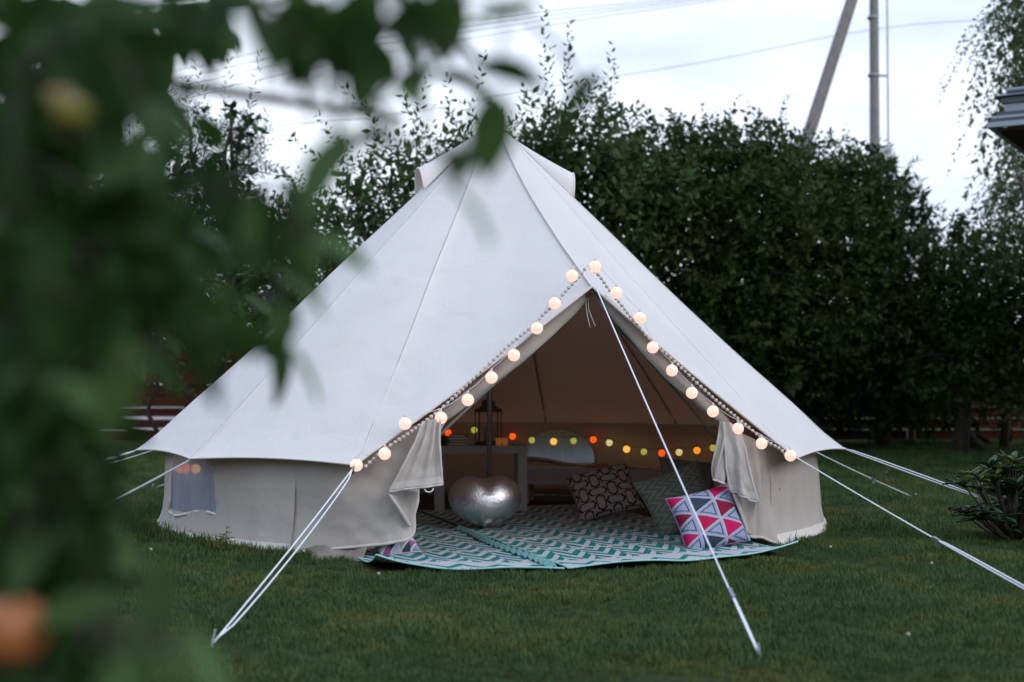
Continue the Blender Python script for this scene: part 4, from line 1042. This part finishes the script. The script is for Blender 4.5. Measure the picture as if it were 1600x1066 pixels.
# ------------------------------------------------------------ apple tree in the foreground
MAP = """99994996299999000000000000
99999232247925000000000000
99499212343454000000000000
99949442431124000000000000
99994544242111000000000000
99997244442225000000000000
99499847772200000000000000
99949972000000000000000000
99994864000000000000000000
99999354000000000000000000
99498524000000000000000000
99950000000000000000000000
99950000000000000000000000
99950000000000000000000000
99950000000000000000000000
99950000000000000000000000
99950000000000000000000000
99850000000000000000000000
99862000000000000000000000
99762000000000000000000000
99652000000000000000000000
99542000000000000000000000""".split()
at_ = thing('apple_tree', 'apple tree with blurred leafy branches in the near left foreground', 'apple tree', (-2.1, 2.3, 0))
AB = Vector((-2.1, 2.3, 0)); ra = random.Random(11)
ALV = [big_leaf('leaf', M['apple_leaf'], .085, .050, .008, .020, 6), big_leaf('leaf', M['apple_leaf'], .072, .040, .012, .030, 6), big_leaf('leaf', M['apple_leaf'], .095, .052, .004, .012, 6)]
leaves = []
FRUIT = [(104, 172, 1.65), (129, 268, 3.2), (16, 985, 1.28)]
def clear_of_fruit(p):
    px = 800+FPX*p.x/p.y; py = 596-FPX*(p.z-CAMH)/p.y
    return not any(p.y < d+.05 and math.hypot(px-x, py-y) < (75 if x != 129 else 45) for x, y, d in FRUIT)
for r, line in enumerate(MAP):
    for c, ch_ in enumerate(line):
        v = int(ch_)
        if not v: continue
        cov = min(.97, v/9.2)
        for layer in ((0, 1, 2) if v >= 8 and c < 4 else (0, 1) if v >= 8 else (0,)):
            x = c*50+ra.random()*50
            far = ra.random() < (.30 if c < 6 else (.20 if c < 9 else .05))
            d = (ra.uniform(1.1, 1.9) if c < 6 else ra.uniform(1.15, 1.7)) if not far else (ra.uniform(2.2, 3.8) if c < 9 else ra.uniform(1.9, 2.6))
            per = (FPX/d)**2*.0015; n = -math.log(1-cov)*2500/per*(.8 if v < 8 else 1.0)
            k = int(n)+(1 if ra.random() < n-int(n) else 0)
            for _ in range(k):
                x = c*50+ra.random()*50; y = r*50+ra.random()*50; p = at(x, y, d*ra.uniform(.9, 1.1))
                if clear_of_fruit(p): leaves.append(p)
# a few single leaves the photo shows plainly: (px, py, depth)
for x, y, d in [(778, 105, 1.45), (800, 12, 1.5), (490, 375, 1.4), (455, 378, 1.5), (720, 245, 1.3), (770, 190, 1.3), (905, 140, 1.5), (768, 200, 1.15), (935, 175, 1.6), (590, 430 - 360, 1.8), (640, 105, 1.5), (655, 112, 1.5),
                (560, 215, 1.4), (600, 235, 1.4), (545, 245, 1.5), (335, 50, 3.9), (345, 48, 4.0), (225, 90, 3.8), (255, 110, 3.6), (205, 105, 3.6), (300, 440, 1.8), (310, 470, 1.8), (430, 440, 1.9), (445, 470, 2.0), (440, 545, 2.0), (420, 530, 1.9),
                (190, 1030, 1.15), (150, 960, 1.2), (120, 1040, 1.1), (400, 300, 1.8), (350, 300, 1.6)]:
    leaves.append(at(x, y, d))
leaves.sort(key=lambda p: p.y)
YOUNG = [at(x, y, d) for x, y, d in [(275, 990, .98), (290, 1030, .95), (190, 965, .98), (225, 1010, .95), (160, 1030, .95), (245, 1050, 1.0), (490, 375, 1.35), (450, 372, 1.35), (300, 430, 1.4), (312, 468, 1.4), (425, 430, 1.5), (450, 470, 1.5), (270, 490, 1.4), (445, 545, 1.5), (165, 385, 1.3), (60, 600, 1.2), (110, 610, 1.2), (700, 290, 1.25), (380, 300, 1.4)]]
YM = big_leaf('leaf', M['young_leaf'], .080, .046, .006, .012, 6)
for i, p in enumerate(YOUNG):
    o = link('leaf', YM, at_, p-AB); dr = Vector((ra.uniform(-1, 1), .3, ra.uniform(-.9, -.2))); s = ra.uniform(.75, .95)
    o.rotation_euler = (dr.to_track_quat('X', 'Z') @ Matrix.Rotation(ra.uniform(.2, .9), 3, 'X').to_quaternion()).to_euler(); o.scale = (s, s, s)
for i, p in enumerate(leaves[:280]):
    a = ra.uniform(0, 2*PI); dr = Vector((math.cos(a)*.8, math.sin(a)*.6, ra.uniform(-1.2, .3))); o = link('leaf', ALV[i % 3], at_, p-AB-dr.normalized()*.03)
    o.rotation_euler = (dr.to_track_quat('X', 'Z') @ Matrix.Rotation(ra.uniform(-.9, .9), 3, 'X').to_quaternion()).to_euler(); s = ra.uniform(.65, 1.05); s *= .72 if (p+AB).x/(p+AB).y > -.22 else 1; o.scale = (s, s, s)
restV = []; restF = []; off = 0
for i, p in enumerate(leaves[280:]):
    a = ra.uniform(0, 2*PI); dr = Vector((math.cos(a)*.8, math.sin(a)*.6, ra.uniform(-1.2, .3))); q = (dr.to_track_quat('X', 'Z') @ Matrix.Rotation(ra.uniform(-.9, .9), 3, 'X').to_quaternion()).to_matrix()
    me = ALV[i % 3]; vv = [q @ v.co + (p-AB) for v in me.vertices]; restV += vv; restF += [tuple(x+off for x in pl.vertices) for pl in me.polygons]; off += len(vv)
mb = MB(); mb.add(restV, restF); fo = mb.build('foliage', M['apple_leaf'], at_); fo['kind'] = 'stuff'
# limbs: join each leaf to the growing skeleton
mb = MB(); mb.tube([(0, 0, -.1), (.05, -.1, .8), (0, -.25, 1.5), (.1, -.35, 2.3)], [.11, .09, .075, .05], 12); mb.build('trunk', M['bark'], at_)
limbs = [[(0, -.2, 1.3), (.5, -.45, 1.35), (.95, -.6, 1.25)], [(0, -.2, 1.35), (.7, -.35, 1.62), (1.45, -.35, 1.50), (1.95, -.35, 1.42)], [(.1, -.3, 1.9), (.8, -.5, 1.75), (1.5, -.6, 1.62), (2.05, -.4, 1.62)],
         [(0, -.1, .8), (.5, -.7, .85), (1.15, -1.0, .82)], [(0, -.2, 1.2), (.8, .3, 1.35), (1.5, 1.0, 1.55)]]
skel = []
for lm in limbs:
    C = crom(lm, 26); mbl = MB(); mbl.tube([Vector(p) for p in C], [.022-.017*i/25 for i in range(26)], 7); mbl.build('branch', M['bark'], at_); skel += [Vector(p) for p in C]
tw = MB(); pend = [p-AB for p in leaves+YOUNG]; S = np.array([tuple(s) for s in skel])
pend.sort(key=lambda p: float(np.min(np.linalg.norm(S-np.array(p), axis=1))))
for p in pend:
    pn = np.array(p); dist = np.linalg.norm(S-pn, axis=1); j = int(np.argmin(dist)); s = Vector(S[j])
    if dist[j] > .015:
        md = s.lerp(p, .5)+Vector((0, 0, .12*min(.2, dist[j]))); tw.tube([s, md, p], [.0032, .0024, .0014], 4, cap=False); S = np.concatenate([S, [tuple(md)], [tuple(p)]])
tw.build('twigs', M['bark'], at_)['kind'] = 'stuff'
M['apple_g'] = mat('green_apple_skin', (.22, .24, .05), .35, .5, var=(.26, .14, .06), vscale=14)
M['apple_p'] = mat('blush_apple_skin', (.42, .20, .16), .35, .5, var=(.32, .32, .10), vscale=12)
M['apple_o'] = mat('orange_apple_skin', (.52, .20, .07), .35, .5, var=(.40, .11, .04), vscale=12)
for nm, px, py, d, m in (('green apple', 104, 172, 1.65, 'apple_g'), ('pinkish apple', 129, 268, 3.2, 'apple_p'), ('orange ripe apple', 16, 985, 1.28, 'apple_o')):
    c = at(px, py, d)-AB; mb = MB(); prof = []
    for i in range(15):
        a = PI*i/14; r = .036*math.sin(a)*(1+.06*math.cos(a)); z = .033*math.cos(a)-(.012*math.exp(-(a/.35)**2))+.008*math.exp(-((PI-a)/.3)**2); prof.append((max(.0005, r), z))
    mb.lathe(prof, c, 20); ao = mb.build('apple', M[m], at_); ao['label'] = nm
    mb = MB(); mb.tube([c+Vector((0, 0, .02)), c+Vector((.004, 0, .055))], .0018, 5); mb.build('stalk', M['bark'], ao)

# ------------------------------------------------------------ lawn grass (points + a tuft, instanced)
def grass():
    r = np.random.default_rng(3); pts = []
    def zone(y0, y1, dens, size):
        wmax = y1*.40+.5; n = int((y1-y0)*2*wmax*dens); P = np.stack([r.uniform(-wmax, wmax, n), r.uniform(y0, y1, n)], 1)
        ok = np.abs(P[:, 0]) < P[:, 1]*.385+.4; P = P[ok]
        rr_ = np.hypot(P[:, 0]-TC.x, P[:, 1]-TC.y); ok = rr_ > RW+.03
        # off the rugs
        rel = P-np.array([FL1.x, FL1.y]); u = rel@np.array([DU.x, DU.y]); v = rel@np.array([DV.x, DV.y]); W2 = (FR2-FL1).length
        fl = np.array([(FR2-FL1).x, (FR2-FL1).y])/W2; nrm = np.array([-fl[1], fl[0]]); vv = rel@nrm
        mid = np.array([(FM-FL1).x, (FM-FL1).y]); um = mid@np.array([DU.x, DU.y]); vm = mid@np.array([DV.x, DV.y]); e2 = FR2-FL1; ue = e2.dot(DU); ve = e2.dot(DV)
        fr = np.where(u < um, vm*u/um, vm+(ve-vm)*(u-um)/(ue-um)); ok &= ~((v > fr-.07) & (v < fr+2.0) & (u > -.05) & (u < ue+.05)); P = P[ok]
        pts.append(np.concatenate([P, np.full((len(P), 1), size)], 1))
    zone(4.2, 7, 1000, 1.0); zone(7, 10, 620, 1.05); zone(10, 15, 260, 1.25); zone(15, 25.5, 120, 1.5)
    # longer tufts along the foot of the wall
    t = np.concatenate([r.uniform(-92, -24, 260), r.uniform(52, 86, 110)]); a = np.radians(t); rr_ = RW+r.uniform(.05, .14, len(t))
    pts.append(np.stack([TC.x+rr_*np.sin(a), TC.y-rr_*np.cos(a), r.uniform(1.3, 2.1, len(t))], 1))
    P = np.concatenate(pts); n = len(P)
    # patchy height
    hgt = P[:, 2]*np.array([.85+.75*mnoise.noise(Vector((x*1.3, y*1.3, 0))) + .35*mnoise.noise(Vector((x*5, y*5, 2))) for x, y in P[:, :2]]) 
    V_ = []; F_ = []
    for b in range(16):
        a = r.uniform(0, 2*PI); x0, y0 = r.uniform(-.035, .035, 2); h = r.uniform(.022, .048); ln_ = r.uniform(.004, .03); w_ = .0020
        dx, dy = math.cos(a), math.sin(a); o = len(V_)
        V_ += [(x0-dy*w_, y0+dx*w_, -.002), (x0+dy*w_, y0-dx*w_, -.002), (x0+dx*ln_*.35+dy*w_*.8, y0+dy*ln_*.35-dx*w_*.8, h*.6), (x0+dx*ln_*.35-dy*w_*.8, y0+dy*ln_*.35+dx*w_*.8, h*.6), (x0+dx*ln_, y0+dy*ln_, h)]
        F_ += [(o, o+1, o+2, o+3), (o+3, o+2, o+4)]
    nt_ = len(V_); me = bpy.data.meshes.new('lawn_grass'); me.from_pydata(V_+[(x, y, 0) for x, y in P[:, :2]], [], F_)
    at1 = me.attributes.new('is_point', 'BOOLEAN', 'POINT'); at1.data.foreach_set('value', [False]*nt_+[True]*n)
    at2 = me.attributes.new('tuft_size', 'FLOAT', 'POINT'); at2.data.foreach_set('value', np.concatenate([np.zeros(nt_), hgt]).astype(np.float32))
    gm = bpy.data.materials.new('grass_blade'); gm.use_nodes = True; nt = gm.node_tree; p = nt.nodes['Principled BSDF']; p.inputs['Roughness'].default_value = .55; p.inputs['Specular IOR Level'].default_value = .3
    oi = N(nt, 'ShaderNodeObjectInfo'); geo = N(nt, 'ShaderNodeNewGeometry'); ns = N(nt, 'ShaderNodeTexNoise'); ns.inputs['Scale'].default_value = 1.1; ns.inputs['Detail'].default_value = 8; ns.inputs['Roughness'].default_value = .7; L(nt, geo.outputs['Position'], ns.inputs[0])
    cr = N(nt, 'ShaderNodeValToRGB'); e = cr.color_ramp.elements; e[0].position = .30; e[0].color = (.042, .092, .028, 1); e[1].position = .68; e[1].color = (.135, .142, .034, 1)
    e2 = e.new(.5); e2.color = (.062, .112, .030, 1); L(nt, ns.outputs[0], cr.inputs[0])
    cr2 = N(nt, 'ShaderNodeValToRGB'); e = cr2.color_ramp.elements; e[0].color = (.75, .8, .75, 1); e[1].color = (1.15, 1.1, 1.05, 1); e3 = e.new(.93); e3.color = (1.1, 1.1, 1, 1); e[-1].color = (2.2, 1.6, 1.6, 1); L(nt, oi.outputs['Random'], cr2.inputs[0])
    mx_ = N(nt, 'ShaderNodeMix', data_type='RGBA', blend_type='MULTIPLY'); mx_.inputs[0].default_value = 1; L(nt, cr.outputs[0], mx_.inputs[6]); L(nt, cr2.outputs[0], mx_.inputs[7]); L(nt, mx_.outputs[2], p.inputs['Base Color'])
    tl = N(nt, 'ShaderNodeBsdfTranslucent'); L(nt, mx_.outputs[2], tl.inputs[0]); ms = N(nt, 'ShaderNodeMixShader'); ms.inputs[0].default_value = .25
    L(nt, p.outputs[0], ms.inputs[1]); L(nt, tl.outputs[0], ms.inputs[2]); L(nt, ms.outputs[0], nt.nodes['Material Output'].inputs[0])
    me.materials.append(gm); o = link('lawn_grass', me); tag(o, 'short mown green grass of the garden lawn around the tent', 'grass', kind='stuff')
    g = bpy.data.node_groups.new('scatter_grass', 'GeometryNodeTree'); g.interface.new_socket('Geometry', in_out='INPUT', socket_type='NodeSocketGeometry'); g.interface.new_socket('Geometry', in_out='OUTPUT', socket_type='NodeSocketGeometry')
    gi = N(g, 'NodeGroupInput'); go = N(g, 'NodeGroupOutput'); na = N(g, 'GeometryNodeInputNamedAttribute', data_type='BOOLEAN'); na.inputs[0].default_value = 'is_point'
    sp = N(g, 'GeometryNodeSeparateGeometry', domain='POINT'); L(g, gi.outputs[0], sp.inputs[0]); L(g, na.outputs[0], sp.inputs[1])
    mp_ = N(g, 'GeometryNodeMeshToPoints'); L(g, sp.outputs[0], mp_.inputs[0]); ip = N(g, 'GeometryNodeInstanceOnPoints'); L(g, mp_.outputs[0], ip.inputs['Points']); L(g, sp.outputs[1], ip.inputs['Instance'])
    rv = N(g, 'FunctionNodeRandomValue', data_type='FLOAT_VECTOR'); rv.inputs[0].default_value = (-.18, -.18, 0); rv.inputs[1].default_value = (.18, .18, 6.28)
    L(g, rv.outputs[0], ip.inputs['Rotation']); ns_ = N(g, 'GeometryNodeInputNamedAttribute', data_type='FLOAT'); ns_.inputs[0].default_value = 'tuft_size'; L(g, ns_.outputs[0], ip.inputs['Scale'])
    L(g, ip.outputs[0], go.inputs[0]); md = o.modifiers.new('scatter', 'NODES'); md.node_group = g
grass()
